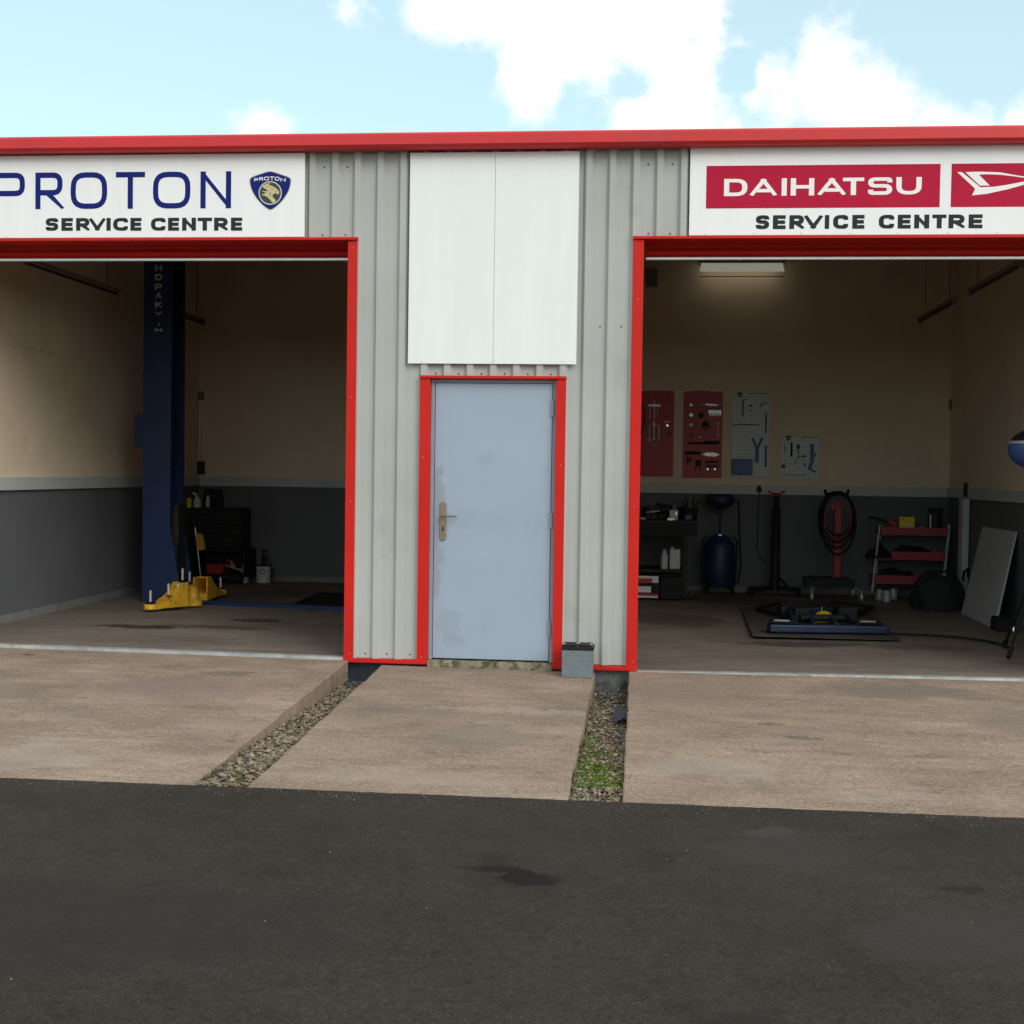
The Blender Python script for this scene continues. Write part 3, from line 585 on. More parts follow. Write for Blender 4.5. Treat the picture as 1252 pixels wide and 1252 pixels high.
def glyph(ch, x0, x1, z0, z1, t, y, rad=.25, tv=None):
    """a letter drawn as separate pen strokes filling the box x0..x1, z0..z1"""
    mb = MB(); w, h = x1-x0, z1-z0; st = [0]
    P = lambda u, v: (x0+t/2+u*(w-t), z0+t/2+v*(h-t))
    R_ = rad*h
    def S(pts, closed=False, ext=(True, True), f=0.0):
        q = [P(*p) for p in pts]
        if f: q = fillet(q, f, closed)
        ribbon(mb, q, t, y-st[0]*.0003, (x0, x1, z0, z1), closed, ext); st[0] += 1
    j = t/h*.5
    if ch == 'P': S([(0, 0), (0, 1)]); S([(0, 1), (1, 1), (1, .42), (0, .42)], ext=(0, 0), f=R_*.8)
    elif ch == 'R': S([(0, 0), (0, 1)]); S([(0, 1), (.92, 1), (.92, .44), (0, .44)], ext=(0, 0), f=R_*.8); S([(.42, .42), (1, -.05)], ext=(0, 1))
    elif ch == 'O': S([(0, 0), (1, 0), (1, 1), (0, 1)], True, f=R_*1.35)
    elif ch == 'T': S([(0, 1), (1, 1)]); S([(.5, 0), (.5, 1)], ext=(1, 0))
    elif ch == 'N': S([(0, 0), (0, 1)]); S([(1, 0), (1, 1)]); S([(0, 1), (1, 0)])
    elif ch == 'I': S([(.5, 0), (.5, 1)])
    elif ch == 'L': S([(0, 1), (0, 0)]); S([(0, 0), (1, 0)])
    elif ch == 'K': S([(0, 0), (0, 1)]); S([(0, .4), (1, 1)]); S([(.3, .6), (1, 0)])
    elif ch == 'E': S([(0, 0), (0, 1)]); S([(0, 1), (1, 1)], ext=(0, 1)); S([(0, .5), (.92, .5)], ext=(0, 1)); S([(0, 0), (1, 0)], ext=(0, 1))
    elif ch == 'S': S([(1, .76), (1, 1), (0, 1), (0, .52), (1, .52), (1, 0), (0, 0), (0, .24)], ext=(0, 0), f=R_*.9)
    elif ch == 'C': S([(1, .7), (1, 1), (0, 1), (0, 0), (1, 0), (1, .3)], ext=(0, 0), f=R_*1.3)
    elif ch == 'D': S([(0, 0), (1, 0), (1, 1), (0, 1)], f=R_*1.2, ext=(1, 1)); S([(0, 0), (0, 1)])
    elif ch == 'U': S([(0, 1), (0, 0), (1, 0), (1, 1)], f=R_*1.2)
    elif ch == 'H': S([(0, 0), (0, 1)]); S([(1, 0), (1, 1)]); S([(0, .5), (1, .5)], ext=(0, 0))
    elif ch == 'V': S([(0, 1), (.5, 0)]); S([(.5, 0), (1, 1)])
    elif ch == 'A': S([(0, 0), (.5, 1)]); S([(.5, 1), (1, 0)]); S([(.2, .25), (.8, .25)], ext=(0, 0))
    return mb
def letters(spec, ys, y, tfrac, m, parent, rad=.25, wide=1.0):
    """spec: (char, left px, right px) on the sign plane; ys = (px x, top, bottom) at both ends"""
    (xa, ta, ba), (xb, tb, bb) = ys
    for ch, a, b in spec:
        c = (a+b)/2; k = (c-xa)/(xb-xa); top = ta+(tb-ta)*k; bot = ba+(bb-ba)*k
        p = on_y(a, bot, y); q = on_y(b, top, y)
        g = glyph(ch, 0, (q.x-p.x)/wide, p.z, q.z, tfrac*(q.z-p.z), y, rad)
        for v in g.v: v.x = p.x+v.x*wide
        obj('letter', g, m, parent)

# left sign
def board(x0, x1, z0, z1, y0=-.045, y1=-.034): return MB().box(x0, x1, y0, y1, z0, z1)
SY = -.045
a = on_y(375.2, 291, SY)
S1 = thing('shop_sign', 'white PROTON SERVICE CENTRE sign with blue shield over the left bay', 'sign', (-3.93, SY, 3.22))
obj('sign_panel', board(-5.25, -2.622, 3.2235, 3.862), M['white_sign'], S1, bevel=.001)
cx = lambda v: v/4.173
letters([('P', -7, 30.5), ('R', cx(180), cx(329)), ('O', cx(360), cx(547)), ('T', cx(590), cx(740)), ('O', cx(780), cx(972)), ('N', cx(1022), cx(1180))],
        ((15, 211, 256), (265, 209.3, 254.8)), SY-.0012, .148, M['navy'], S1)
sc = [('S', 233, 297), ('E', 313, 372), ('R', 388, 460), ('V', 452, 541), ('I', 543, 565), ('C', 577, 653), ('E', 665, 722), ('C', 770, 845), ('E', 857, 914), ('N', 929, 1000), ('T', 1008, 1082), ('R', 1092, 1166), ('E', 1178, 1236)]
letters([(c, cx(a), cx(b)) for c, a, b in sc], ((75, 266.6, 282.2), (290, 266, 282)), SY-.0012, .265, M['charcoal'], S1, .25, 1.32)
def poly(name, pts, k, ox, oy, y, m, parent):
    w = [on_y(ox+p[0]/k, oy+p[1]/k, y) for p in pts]
    return obj(name, MB().add([(q.x, y, q.z) for q in w], [tuple(range(len(w)))]), m, parent)
def smooth_pts(pts, it=2):
    for _ in range(it):
        o = []
        for i in range(len(pts)):
            p, q = pts[i], pts[(i+1) % len(pts)]; o += [(p[0]*.75+q[0]*.25, p[1]*.75+q[1]*.25), (p[0]*.25+q[0]*.75, p[1]*.25+q[1]*.75)]
        pts = o
    return pts
shield = [(632, 215), (700, 228), (880, 290), (1000, 330), (1040, 370), (1035, 470), (1000, 590), (940, 700), (850, 820), (740, 920), (640, 985), (540, 930), (430, 830), (330, 700), (270, 590), (235, 470), (228, 370), (270, 330), (390, 285), (560, 228)]
poly('shield_edge', smooth_pts(shield), 15.65, 290, 195, SY-.0012, M['silver_edge'], S1)
sc2 = [(634+(x-634)*.955, 590+(y-590)*.955) for x, y in shield]
poly('shield_field', smooth_pts(sc2), 15.65, 290, 195, SY-.0018, M['navy'], S1)
circ = lambda r_, ex=1: [(632+r_*math.cos(a)*.98, 640+r_*math.sin(a)) for a in [2*math.pi*k/40 for k in range(40)]]
poly('emblem_ring', circ(228), 15.65, 290, 195, SY-.0024, M['silver_edge'], S1)
poly('emblem_disc', circ(205), 15.65, 290, 195, SY-.0030, M['dark_green'], S1)
head = [(500, 500), (560, 465), (640, 452), (600, 490), (660, 500), (730, 540), (770, 575), (805, 610), (795, 665), (765, 668), (745, 640), (700, 655), (672, 690), (690, 735), (740, 775), (720, 825), (670, 825), (640, 780), (570, 710), (460, 672), (540, 650), (570, 650), (465, 595), (560, 610), (590, 600), (540, 560), (475, 520)]
poly('tiger_head', head, 15.65, 290, 195, SY-.0036, M['gold'], S1)
for slit in ([(640, 565), (700, 552), (712, 562), (660, 575)], [(612, 625), (650, 632), (645, 700), (625, 710), (618, 660)], [(720, 590), (790, 600), (770, 612), (722, 604)], [(560, 500), (600, 520), (585, 530), (548, 512)]):
    poly('head_line', slit, 15.65, 290, 195, SY-.0041, M['brass'], S1)
for ch, a, b, t_, bo in (('P', 300, 382, 345, 407), ('R', 402, 492, 326, 392), ('O', 505, 608, 315, 385), ('T', 622, 716, 313, 384), ('O', 726, 826, 320, 390), ('N', 845, 952, 342, 410)):
    a, b, t_, bo = 632+(a-632)*.92, 632+(b-632)*.92, t_+12, bo+12
    p = on_y(290+a/15.65, 195+bo/15.65, SY-.0024); q = on_y(290+b/15.65, 195+t_/15.65, SY-.0024)
    obj('letter', glyph(ch, p.x, q.x, p.z, q.z, .0055, SY-.0024), M['vinyl_white'], S1)
rvp = MB().lathe((0, 0, 0), [(.006, 0), (.005, -.003), (.002, -.005)], 8, 0, 'y')
def rivets(par, pts):
    r_ = obj('rivet', rvp, M['white_board'], par); ORG_ = ORG[par.name]
    for v in r_.data.vertices: v.co += ORG_
    r_.location = Vector(pts[0])-ORG_
    for p in pts[1:]: link_copy(r_, par, Vector(p)-ORG_)
rivets(S1, [(-5.0+i*.32, SY, 3.237) for i in range(8)])

# right sign
S2 = thing('shop_sign', 'white DAIHATSU SERVICE CENTRE sign with two crimson panels over the right bay', 'sign', (1.65, SY, 3.22))
obj('sign_panel', board(.300, 3.0, 3.2235, 3.885), M['white_sign'], S2, bevel=.001)
p = on_y(863, 255, SY); q = on_y(1150, 201, SY)
obj('crimson_panel', MB().box(p.x, q.x, SY-.0012, SY-.0002, p.z, q.z+.004), M['crimson'], S2)
p2 = on_y(1162.3, 254, SY)
obj('crimson_panel', MB().box(p2.x, p2.x+.72, SY-.0012, SY-.0002, p.z, q.z+.004), M['crimson'], S2)
dx = lambda v: 870+v/4.317
letters([(c, dx(a), dx(b)) for c, a, b in [('D', 65, 190), ('A', 200, 348), ('I', 369, 398), ('H', 417, 543), ('A', 558, 712), ('T', 692, 806), ('S', 825, 955), ('U', 974, 1110)]],
        ((880, 218.8, 240), (1125, 216.2, 237.8)), SY-.0022, .20, M['vinyl_white'], S2, .3, 1.5)
letters([(c, dx(a), dx(b)) for c, a, b in [('S', 233, 305), ('E', 323, 392), ('R', 410, 493), ('V', 485, 590), ('I', 597, 622), ('C', 641, 722), ('E', 742, 808), ('C', 882, 965), ('E', 982, 1052), ('N', 1069, 1150), ('T', 1164, 1240), ('R', 1250, 1341), ('E', 1356, 1431)]],
        ((925, 263.2, 280.2), (1200, 262, 279)), SY-.0012, .265, M['charcoal'], S2, .25, 1.32)
for pts in ([(250, 250), (320, 250), (600, 478), (800, 470), (1000, 440), (1252, 392), (1500, 345), (1620, 322), (1500, 385), (1252, 440), (1000, 510), (700, 575), (470, 600), (520, 500)],
            [(370, 250), (600, 243), (900, 255), (1150, 300), (1400, 338), (1620, 318), (1400, 360), (1150, 320), (900, 290), (700, 283), (575, 288), (735, 452), (590, 452)]):
    poly('emblem', pts, 12.27, 1150, 190, SY-.0022, M['vinyl_white'], S2)
rivets(S2, [(.42+i*.35, SY, 3.237) for i in range(8)])

# blank board over the door
S3 = thing('blank_sign_board', 'large blank white board fixed above the blue grey door', 'sign board', (-1.163, SY, 2.26))
pj = -1.154
obj('board_sheet', MB().box(-1.806, pj-.0012, -.047, -.036, 2.262, 3.853), M['white_board'], S3, bevel=.001)
obj('board_sheet', MB().box(pj+.0012, -.523, -.047, -.0365, 2.262, 3.853), M['white_board'], S3, bevel=.001)
rivets(S3, [(-1.165, -.047, 2.285), (-1.14, -.047, 2.295), (-.62, -.047, 2.285), (-1.16, -.047, 3.28), (-.63, -.047, 3.28), (-1.7, -.047, 2.285), (-1.16, -.047, 3.82), (-.64, -.047, 3.82)])

# ------------------------------------------------------------------ battery by the door
BT = thing('car_battery', 'grey car battery with black lid standing beside the door trim', 'battery', (-.465, -.22, -.07))
obj('case', MB().box(-.582, -.352, -.30, -.13, -.0665, .14), M['grey_box'], BT, bevel=.008)
mb = MB(); mb.box(-.588, -.346, -.306, -.124, .1405, .165); mb.box(-.575, -.485, -.29, -.14, .1655, .180); mb.box(-.455, -.36, -.29, -.14, .1655, .180)
obj('lid', mb, M['black'], BT, bevel=.004)
obj('terminal', MB().lathe((-.565, -.27, .165), [(.012, 0), (.010, .022)], 10), M['tool_steel'], BT); obj('terminal', MB().lathe((-.368, -.27, .165), [(.012, 0), (.010, .022)], 10), M['tool_steel'], BT)
for k in range(5): obj('rib', MB().box(-.57, -.364, -.3012, -.2998, -.04+k*.035, -.036+k*.035), M['grey_box'], BT)

# ------------------------------------------------------------------ left bay
def px_at(y): return FPX/(y+9.885)*.995       # pixels per metre at a depth
LF = thing('two_post_lift', 'tall blue two post car lift with yellow arms in the left bay', 'car lift', (-5.1, 3.4, 0))
def post(x, s, y):
    """C-section column open towards the vehicle (s=+1 opens to +x)"""
    mb = MB(); d = .30*s
    mb.box(x, x+.012*s, y, y+.42, .012, 4.0); mb.box(x+.0125*s, x+d, y, y+.012, .012, 4.0); mb.box(x+.0125*s, x+d, y+.408, y+.42, .012, 4.0)
    mb.box(x+d-.012*s, x+d, y+.0125, y+.06, .012, 4.0); mb.box(x+d-.012*s, x+d, y+.36, y+.4075, .012, 4.0)
    c = obj('column', mb, M['lift_blue'], LF)
    obj('base_plate', MB().box(x-.08*s, x+.46*s, y-.05, y+.47, .0, .012), M['lift_blue'], LF)
    for yy in (y+.004, y+.40):
        m = MB(); m.add([(x+d+.002*s, yy, .012), (x+d+.14*s, yy, .012), (x+d+.002*s, yy, .82), (x+d+.002*s, yy+.012, .012), (x+d+.14*s, yy+.012, .012), (x+d+.002*s, yy+.012, .82)], [(0, 1, 2), (3, 5, 4), (0, 3, 4, 1), (1, 4, 5, 2), (2, 5, 3, 0)])
        obj('gusset', m, M['lift_blue'], LF)
    m = MB(); m.box(x+.03*s, x+d+.05*s, y+.07, y+.35, .10, .62); m.box(x+d*.5, x+d+.045*s, y+.12, y+.30, .62, 1.05)
    obj('carriage', m, M['dark_steel'], LF, bevel=.006)
    return c
CX, CY = -5.268, 3.44
post(CX, 1, CY); post(-2.45, -1, CY-.42)
lp, lq = on_y(167, 545, CY+.1), on_y(176, 508, CY+.1)
obj('lock_box', MB().box(lp.x, CX-.001, CY+.02, CY+.3, lp.z, lq.z), M['lift_blue'], LF, bevel=.008)
a, b = on_y(173.5, 546, CY+.1), on_y(165, 565, CY+.1)
obj('release_lever', MB().tube([a, b], .009, 8), M['red_tool'], LF)
for z in (572, 560): 
    q = on_y(222, z, CY+.01); obj('bolt', MB().tube([(CX+.30, CY+.1, q.z), (CX+.33, CY+.1, q.z)], .012, 8), M['dark_steel'], LF)
# lettering down the front flange
for ch, y0, y1, fac in (('N', 324, 331.8, 0), ('D', 335, 342.7, 0), ('P', 346.5, 354.8, 0), ('A', 357, 365.3, 0), ('K', 368.3, 376.7, 0), ('V', 380.5, 385.5, 1), ('I', 395.5, 398, 1), ('N', 401.3, 405.5, 1)):
    p = on_y(189.4, y1, CY-.0012); q = on_y(198.4, y0, CY-.0012)
    if ch == 'I': p.x += .03; q.x -= .02
    obj('letter', glyph(ch, p.x, q.x, p.z, q.z, .02 if not fac else .016, CY-.0012, .3), M['galv'], LF)
pa, pb = on_floor(221, 741), on_floor(423, 750)
m = MB(); m.hexa([(pa.x-.35, pa.y+.16, .002), (-2.4, pb.y-.03, .002), (-2.4, pb.y+.11, .002), (pa.x-.35, pa.y+.30, .002), (pa.x-.35, pa.y+.16, .052), (-2.4, pb.y-.03, .052), (-2.4, pb.y+.11, .052), (pa.x-.35, pa.y+.30, .052)])
obj('floor_crossbeam', m, M['lift_blue'], LF, bevel=.004)
# the front yellow arm
def arm(p, q, tip):
    p, q = Vector(p), Vector(q); d = (q-p).normalized(); s = Vector((-d.y, d.x, 0)); L = (q-p).length; U = Vector((0, 0, 1)); w = .075
    m = MB()
    for sg in (-1, 1):     # side cheeks with the sloping top
        a = p+s*w*sg; b = p+s*(w-.012)*sg
        out = [(0, .05), (L*.62, .05), (L*.62, .13), (L*.42, .17), (L*.18, .29), (0, .29)]
        vs = [a+d*u+U*v for u, v in out]+[b+d*u+U*v for u, v in out]; n = len(out)
        m.add(vs, [tuple(range(n)), tuple(range(n, 2*n))[::-1]]+[(i, (i+1) % n, n+(i+1) % n, n+i) for i in range(n)])
    m.beam(p+U*.085, p+d*L*.72+U*.085, .126, .075); m.beam(p+d*L*.16+U*.285, p+d*L*.44+U*.165, .12, .012)
    ar = obj('lift_arm', m, M['arm_yellow'], LF, bevel=.002)
    obj('arm_extension', MB().beam(p+d*L*.60+U*.075, p+d*L*.97+U*.06, .10, .045).lathe(q+U*.045, [(.065, 0), (.065, .045), (.05, .05)], 14), M['arm_yellow'], ar, bevel=0)
    obj('pad', MB().lathe(q+U*.096, [(.045, 0), (.045, .02), (.03, .022)], 14), M['rubber'], ar)
    for off in tip: obj('pin', MB().tube([q+off, q+off+U*.11], .013, 8), M['alu'], ar)
arm(on_floor(222, 747)+Vector((0, .05, 0)), on_floor(181, 751)+Vector((0, .06, 0)), [Vector((0, 0, .118)), Vector((.10, .22, .17)), Vector((.19, .24, .17))])
arm(on_floor(243, 741)+Vector((-.02, .1, 0)), on_floor(266, 732)+Vector((0, .1, 0)), [Vector((0, 0, .118)), Vector((-.16, -.55, .22))])
q = on_floor(232, 745)
obj('arm_pivot', MB().lathe((q.x, q.y+.1, .03), [(.09, 0), (.09, .05), (.05, .055), (.05, .20), (.06, .21)], 16), M['arm_yellow'], LF)
obj('pin', MB().tube([(q.x-.15, q.y+.2, .28), (q.x-.15, q.y+.2, .40)], .014, 8), M['alu'], LF)

mb = MB(); pts = [on_floor(*a) for a in [(357, 739), (392, 725.5), (450, 727), (450, 746)]]
mb.slab([(p.x, p.y) for p in pts], .001, .012); tag(obj('rubber_mat', mb, M['rubber'], org=(-3.5, 4, 0)), 'flat black mat on the floor behind the blue floor beam', 'mat')

# tool chest in the corner
TC = thing('tool_cabinet', 'black roller tool cabinet with open lid in the corner of the left bay', 'tool cabinet', (-5.35, 6.1, 0))
ty = 5.95; k = px_at(ty)
def xz(px, py, y): p = on_y(px, py, y); return p.x, p.z
x0, z1 = xz(243, 621, ty); x1, _ = xz(294, 621, ty); zm = xz(250, 671, ty)[1]
x0 = -5.62
m = MB(); m.box(x0, x1, ty+.02, ty+.42, zm, z1); obj('chest_body', m, M['black'], TC, bevel=.006)
nd = 8
for i in range(nd):
    a = zm+.03+(z1-zm-.05)*i/nd; b = a+(z1-zm-.05)/nd-.012
    dr = obj('drawer', MB().box(x0+.015, x1-.015, ty, ty+.019, a, b), M['dark_steel'], TC, bevel=.003)
    obj('drawer_pull', MB().box(x0+.03, x1-.03, ty-.012, ty-.0005, b-.010, b-.004), M['dark_steel'], dr)
xr = xz(300, 671, ty)[0]
m = MB(); m.box(x0, xr, ty-.02, ty+.44, zm-.03, zm-.001); m.box(x0, x0+.02, ty-.02, ty+.44, .12, zm-.031); m.box(xr-.02, xr, ty-.02, ty+.44, .12, zm-.031); m.box(x0+.021, xr-.021, ty+.42, ty+.44, .12, zm-.031); m.box(x0, xr, ty-.02, ty+.44, .09, .119)
obj('open_cabinet', m, M['black'], TC, bevel=.004)
for wx in (x0+.06, xr-.06):
    for wy in (ty+.04, ty+.38): obj('caster', MB().lathe((wx-.012, wy, .04), [(.038, 0), (.038, .025)], 12, 0, 'x').box(wx-.016, wx+.016, wy-.02, wy+.02, .05, .089), M['rubber'], TC)
q0, qz = xz(232, 597, ty+.4); q1, _ = xz(269, 597, ty+.4)
obj('open_lid', MB().hexa([(x0, ty+.40, z1), (q1+.05, ty+.40, z1), (q1+.05, ty+.42, z1), (x0, ty+.42, z1), (x0, ty+.46, qz), (q1, ty+.46, qz), (q1, ty+.48, qz), (x0, ty+.48, qz)]), M['black'], TC, bevel=.003)
def bottle(name, label, cat, px0, px1, py0, py1, y, m, capm, group=None, neck=.35):
    p, q = on_y(px0, py1, y), on_y(px1, py0, y); r_ = (q.x-p.x)/2; h = q.z-p.z; c = ((p.x+q.x)/2, y, p.z)
    t = thing(name, label, cat, c, group)
    obj('bottle_body', MB().lathe(c, [(r_*.96, 0), (r_, h*.03), (r_, h*.66), (r_*.8, h*.76), (r_*neck, h*.84), (r_*neck, h*.87)], 16), m, t)
    obj('cap', MB().lathe((c[0], y, c[2]+h*.872), [(r_*neck*1.2, 0), (r_*neck*1.2, h*.12)], 12), capm, t); return t
zt = z1
p, q = on_y(228, 620, ty+.1), on_y(234.5, 607, ty+.1)
t = thing('spray_can', 'yellow can standing on the black tool cabinet', 'can', ((p.x+q.x)/2, ty+.1, p.z))
obj('can_body', MB().lathe(((p.x+q.x)/2, ty+.1, z1+.001), [(.033, 0), (.033, q.z-z1-.04), (.02, q.z-z1-.02)], 14), M['yellow_box'], t)
obj('nozzle', MB().lathe(((p.x+q.x)/2, ty+.1, q.z-.019), [(.012, 0), (.012, .03)], 10), M['red_tool'], t)
p = on_y(241, 618, ty+.15)
t = thing('grey_jug', 'pale grey jug with a bent spout on the black tool cabinet', 'jug', (p.x, ty+.15, z1))
obj('jug_body', MB().lathe((p.x, ty+.15, z1+.001), [(.05, 0), (.052, .05), (.045, .1), (.025, .13)], 14), M['white_plastic'], t)
obj('spout', MB().tube([(p.x, ty+.15, z1+.12), (p.x-.02, ty+.15, z1+.17), (p.x-.06, ty+.15, z1+.18)], .018, 10), M['white_plastic'], t)
t = bottle('small_bottle', 'small clear bottle in the open lid of the tool cabinet', 'bottle', 251.5, 257, 601, 615.5, ty+.3, M['white_plastic'], M['alu'])
t.location.z = z1+.002

# long handled yellow and steel tool standing by the post
p0, p1 = on_y(245, 702, 5.2), on_y(238.5, 645, 5.2)
t = thing('grease_gun', 'yellow gripped steel lever leaning beside the blue lift post', 'lever tool', (p0.x, 5.2, 0))
obj('steel_rod', MB().tube([(p0.x+.01, 5.2, .0), p0, p1], .011, 10), M['chrome'], t)
g = [on_y(a, b, 5.18) for a, b in ((241, 652), (247, 653), (250, 662), (250.5, 672), (243, 673), (240.5, 663))]
obj('yellow_grip', MB().prism([(v.x, v.z) for v in g], 5.15, 5.21), M['arm_yellow'], t, bevel=.006)
obj('head', MB().tube([p1, p1+Vector((-.03, 0, .10)), p1+Vector((-.02, 0, .17))], .013, 8), M['dark_steel'], t)

# things on the floor of the open cabinet
t = thing('red_toolbox', 'red metal toolbox inside the open bottom of the tool cabinet', 'toolbox', (-5.45, 6.1, .12))
p, q = on_y(255, 700, 6.05), on_y(275, 689, 6.05)
obj('toolbox_body', MB().box(p.x, q.x, 5.98, 6.22, .1205, .24), M['red_tool'], t, bevel=.006); obj('handle', MB().tube([(p.x+.05, 6.1, .24), (p.x+.05, 6.1, .275), (q.x-.05, 6.1, .275), (q.x-.05, 6.1, .24)], .007, 8), M['dark_steel'], t)
a, b = on_y(278, 684, 6.0), on_y(287, 693, 6.0)
t = thing('pliers', 'orange handled pliers sticking out of the open tool cabinet', 'pliers', a)
obj('handle', MB().tube([a, (a+b)/2], .012, 8), M['leak'], t); obj('handle', MB().tube([a+Vector((.05, 0, -.01)), (a+b)/2+Vector((.03, 0, -.02))], .011, 8), M['card'], t); obj('jaw', MB().beam((a+b)/2, b, .02, .03), M['tool_steel'], t)
a, b = on_y(276, 691, 5.9), on_y(295, 697, 5.9)
t = thing('spanner', 'long steel spanner lying across the cabinet opening', 'spanner', a)
obj('shank', MB().beam(a, b, .012, .018), M['tool_steel'], t); obj('spanner_head', MB().lathe(b, [(.022, -.006), (.022, .006)], 12, 0, 'y'), M['tool_steel'], t)
# white jug + spray bottle
t = bottle('spray_bottle', 'pale bottle with dark trigger on the floor beside the tool cabinet', 'spray bottle', 296, 304, 681, 711, 6.15, M['white_plastic'], M['black'])
t.location.z = 0
q = t.location
obj('trigger', MB().box(q.x-.01, q.x+.075, q.y-.015, q.y+.015, q.z+.30, q.z+.33), M['black'], t, bevel=.004)
t = bottle('dark_bottle', 'black bottle on the floor between the spray bottle and the white tub', 'bottle', 303, 309, 683, 712, 6.2, M['black'], M['rubber'], neck=.7)
t.location.z = 0
# white tub with grease pump
p, q = on_y(312, 711, 6.2), on_y(330, 691, 6.2); cx_ = (p.x+q.x)/2; rr = (q.x-p.x)/2; h = q.z-p.z
t = thing('grease_pump_tub', 'white tub with a black hand pump standing by the back wall', 'grease pump', (cx_, 6.25, 0))
obj('tub', MB().lathe((cx_, 6.25, 0), [(rr*.93, 0), (rr*1.0, h*.97), (rr*1.03, h)], 20), M['white_plastic'], t)
obj('tub_lid', MB().lathe((cx_, 6.25, h+.001), [(rr*1.06, 0), (rr*1.06, .012), (rr*.3, .02)], 20), M['black'], t)
obj('pump_tube', MB().lathe((cx_, 6.25, h+.02), [(.028, 0), (.028, .11), (.015, .115), (.015, .16)], 12).lathe((cx_, 6.25, h+.181), [(.035, 0), (.035, .02)], 12), M['black'], t)
obj('round_mark', MB().tube([(cx_+.01+.03*math.cos(a), 6.25-rr-.002, h*.7+.03*math.sin(a)) for a in [2*math.pi*i/16 for i in range(16)]], .005, 6, closed=True), M['navy'], t)
obj('handle', MB().tube([(cx_+rr*.98, 6.25, h*.85), (cx_+rr*1.25, 6.25, h*.6), (cx_+rr*1.0, 6.25, h*.3)], .005, 6), M['dark_steel'], t)
# electrical boxes
def ebox(px, py, w, h, y, lab, m='rail'):
    p = on_y(px, py, y); o = obj('switch_box', MB().box(p.x-w/2, p.x+w/2, y-.05, y, p.z-h/2, p.z+h/2), M[m], org=(p.x, y, p.z), bevel=.005)
    tag(o, lab, 'switch'); return o
ebox(246.5, 572, .09, .17, YB-.001, 'dark switch box above the rail in the left bay corner', 'dark_steel')
ebox(246.5, 484, .07, .11, YB-.001, 'small junction box high in the corner of the left bay', 'lamp_off')
p = on_y(246.5, 484, YB-.01); obj('wall_cable', MB().tube([(p.x, YB-.008, p.z-.06), (p.x, YB-.008, 1.55)], .007, 6), M['cream'], B)
obj('wall_cable', MB().tube([(XL+.008, .3, 2.52), (XL+.008, 2.2, 2.535), (XL+.008, 4.2, 2.55)], .005, 6), M['cream'], B)
p = on_y(1163.5, 495, YB-.01); obj('wall_cable', MB().tube([(p.x, YB-.008, p.z+.07), (p.x, YB-.008, 4.1)], .007, 6), M['cream'], B)
# unlit fluorescent battens hung under the ceiling
def batten(x, y0, y1, z, label):
    t = thing('ceiling_batten', label, 'ceiling light', (x, (y0+y1)/2, z), 'unlit light fittings hung along the side walls')
    obj('housing', MB().box(x-.025, x+.025, y0, y1, z, z+.03), M['lamp_off'], t, bevel=.004)
    obj('tube', MB().tube([(x, y0+.04, z-.02), (x, y1-.04, z-.02)], .013, 8), M['dark_steel'], t)
    for yy in (y0+.02, y1-.02): obj('end_cap', MB().box(x-.02, x+.02, yy-.012, yy+.012, z-.04, z-.0005), M['lamp_off'], t)
    for yy in (y0+.25, y1-.25): obj('chain', MB().tube([(x, yy, z+.046), (x, yy, 3.89+.42*yy/6.63)], .003, 5), M['dark_steel'], t)
batten(-5.16, .56, 2.50, 3.15, 'nearer unlit fitting hanging by the left wall of the left bay')
batten(-5.16, 4.0, 5.01, 3.15, 'farther unlit fitting of the left bay, half behind the blue post')
batten(2.96, 3.15, 4.76, 3.17, 'farther unlit fitting hanging by the right wall of the right bay')
batten(2.96, .9, 2.55, 3.17, 'nearer unlit fitting hanging by the right wall of the right bay')

# ------------------------------------------------------------------ right bay
p, q = on_y(855.5, 332, 6.2), on_y(959.5, 321, 6.2)
t = thing('ceiling_light', 'lit wide fluorescent fitting high on the back wall of the right bay', 'ceiling light', ((p.x+q.x)/2, 6.3, p.z))
obj('diffuser', MB().hexa([(p.x, 6.2, p.z), (q.x, 6.2, p.z), (q.x, 6.206, p.z), (p.x, 6.206, p.z), (p.x+.02, 6.24, q.z), (q.x-.02, 6.24, q.z), (q.x-.02, 6.246, q.z), (p.x+.02, 6.246, q.z)]), M['lampglow'], t)
obj('housing', MB().box(p.x-.01, q.x+.01, 6.18, 6.42, q.z+.001, q.z+.04), M['lamp_off'], t, bevel=.003)
obj('lamp_tube', MB().tube([(p.x+.05, 6.33, p.z+.035), (q.x-.05, 6.33, p.z+.035)], .016, 10), M['lamptube'], t)
obj('guard_wire', MB().tube([(p.x, 6.2, p.z-.06), (q.x, 6.2, p.z-.06)], .006, 6), M['lamp_off'], t)
t = thing('wall_speaker', 'small dark box hung high beside the opening of the right bay', 'wall box', (.0, 6.4, 3.85))
p = on_y(797, 339, 6.2); obj('box_body', MB().box(p.x-.07, p.x+.07, 6.2, 6.4, p.z-.09, p.z+.10), M['lamp_off'], t, bevel=.01); obj('box_bracket', MB().box(p.x-.02, p.x+.02, 6.4005, 6.484, p.z-.03, p.z+.03), M['dark_steel'], t)

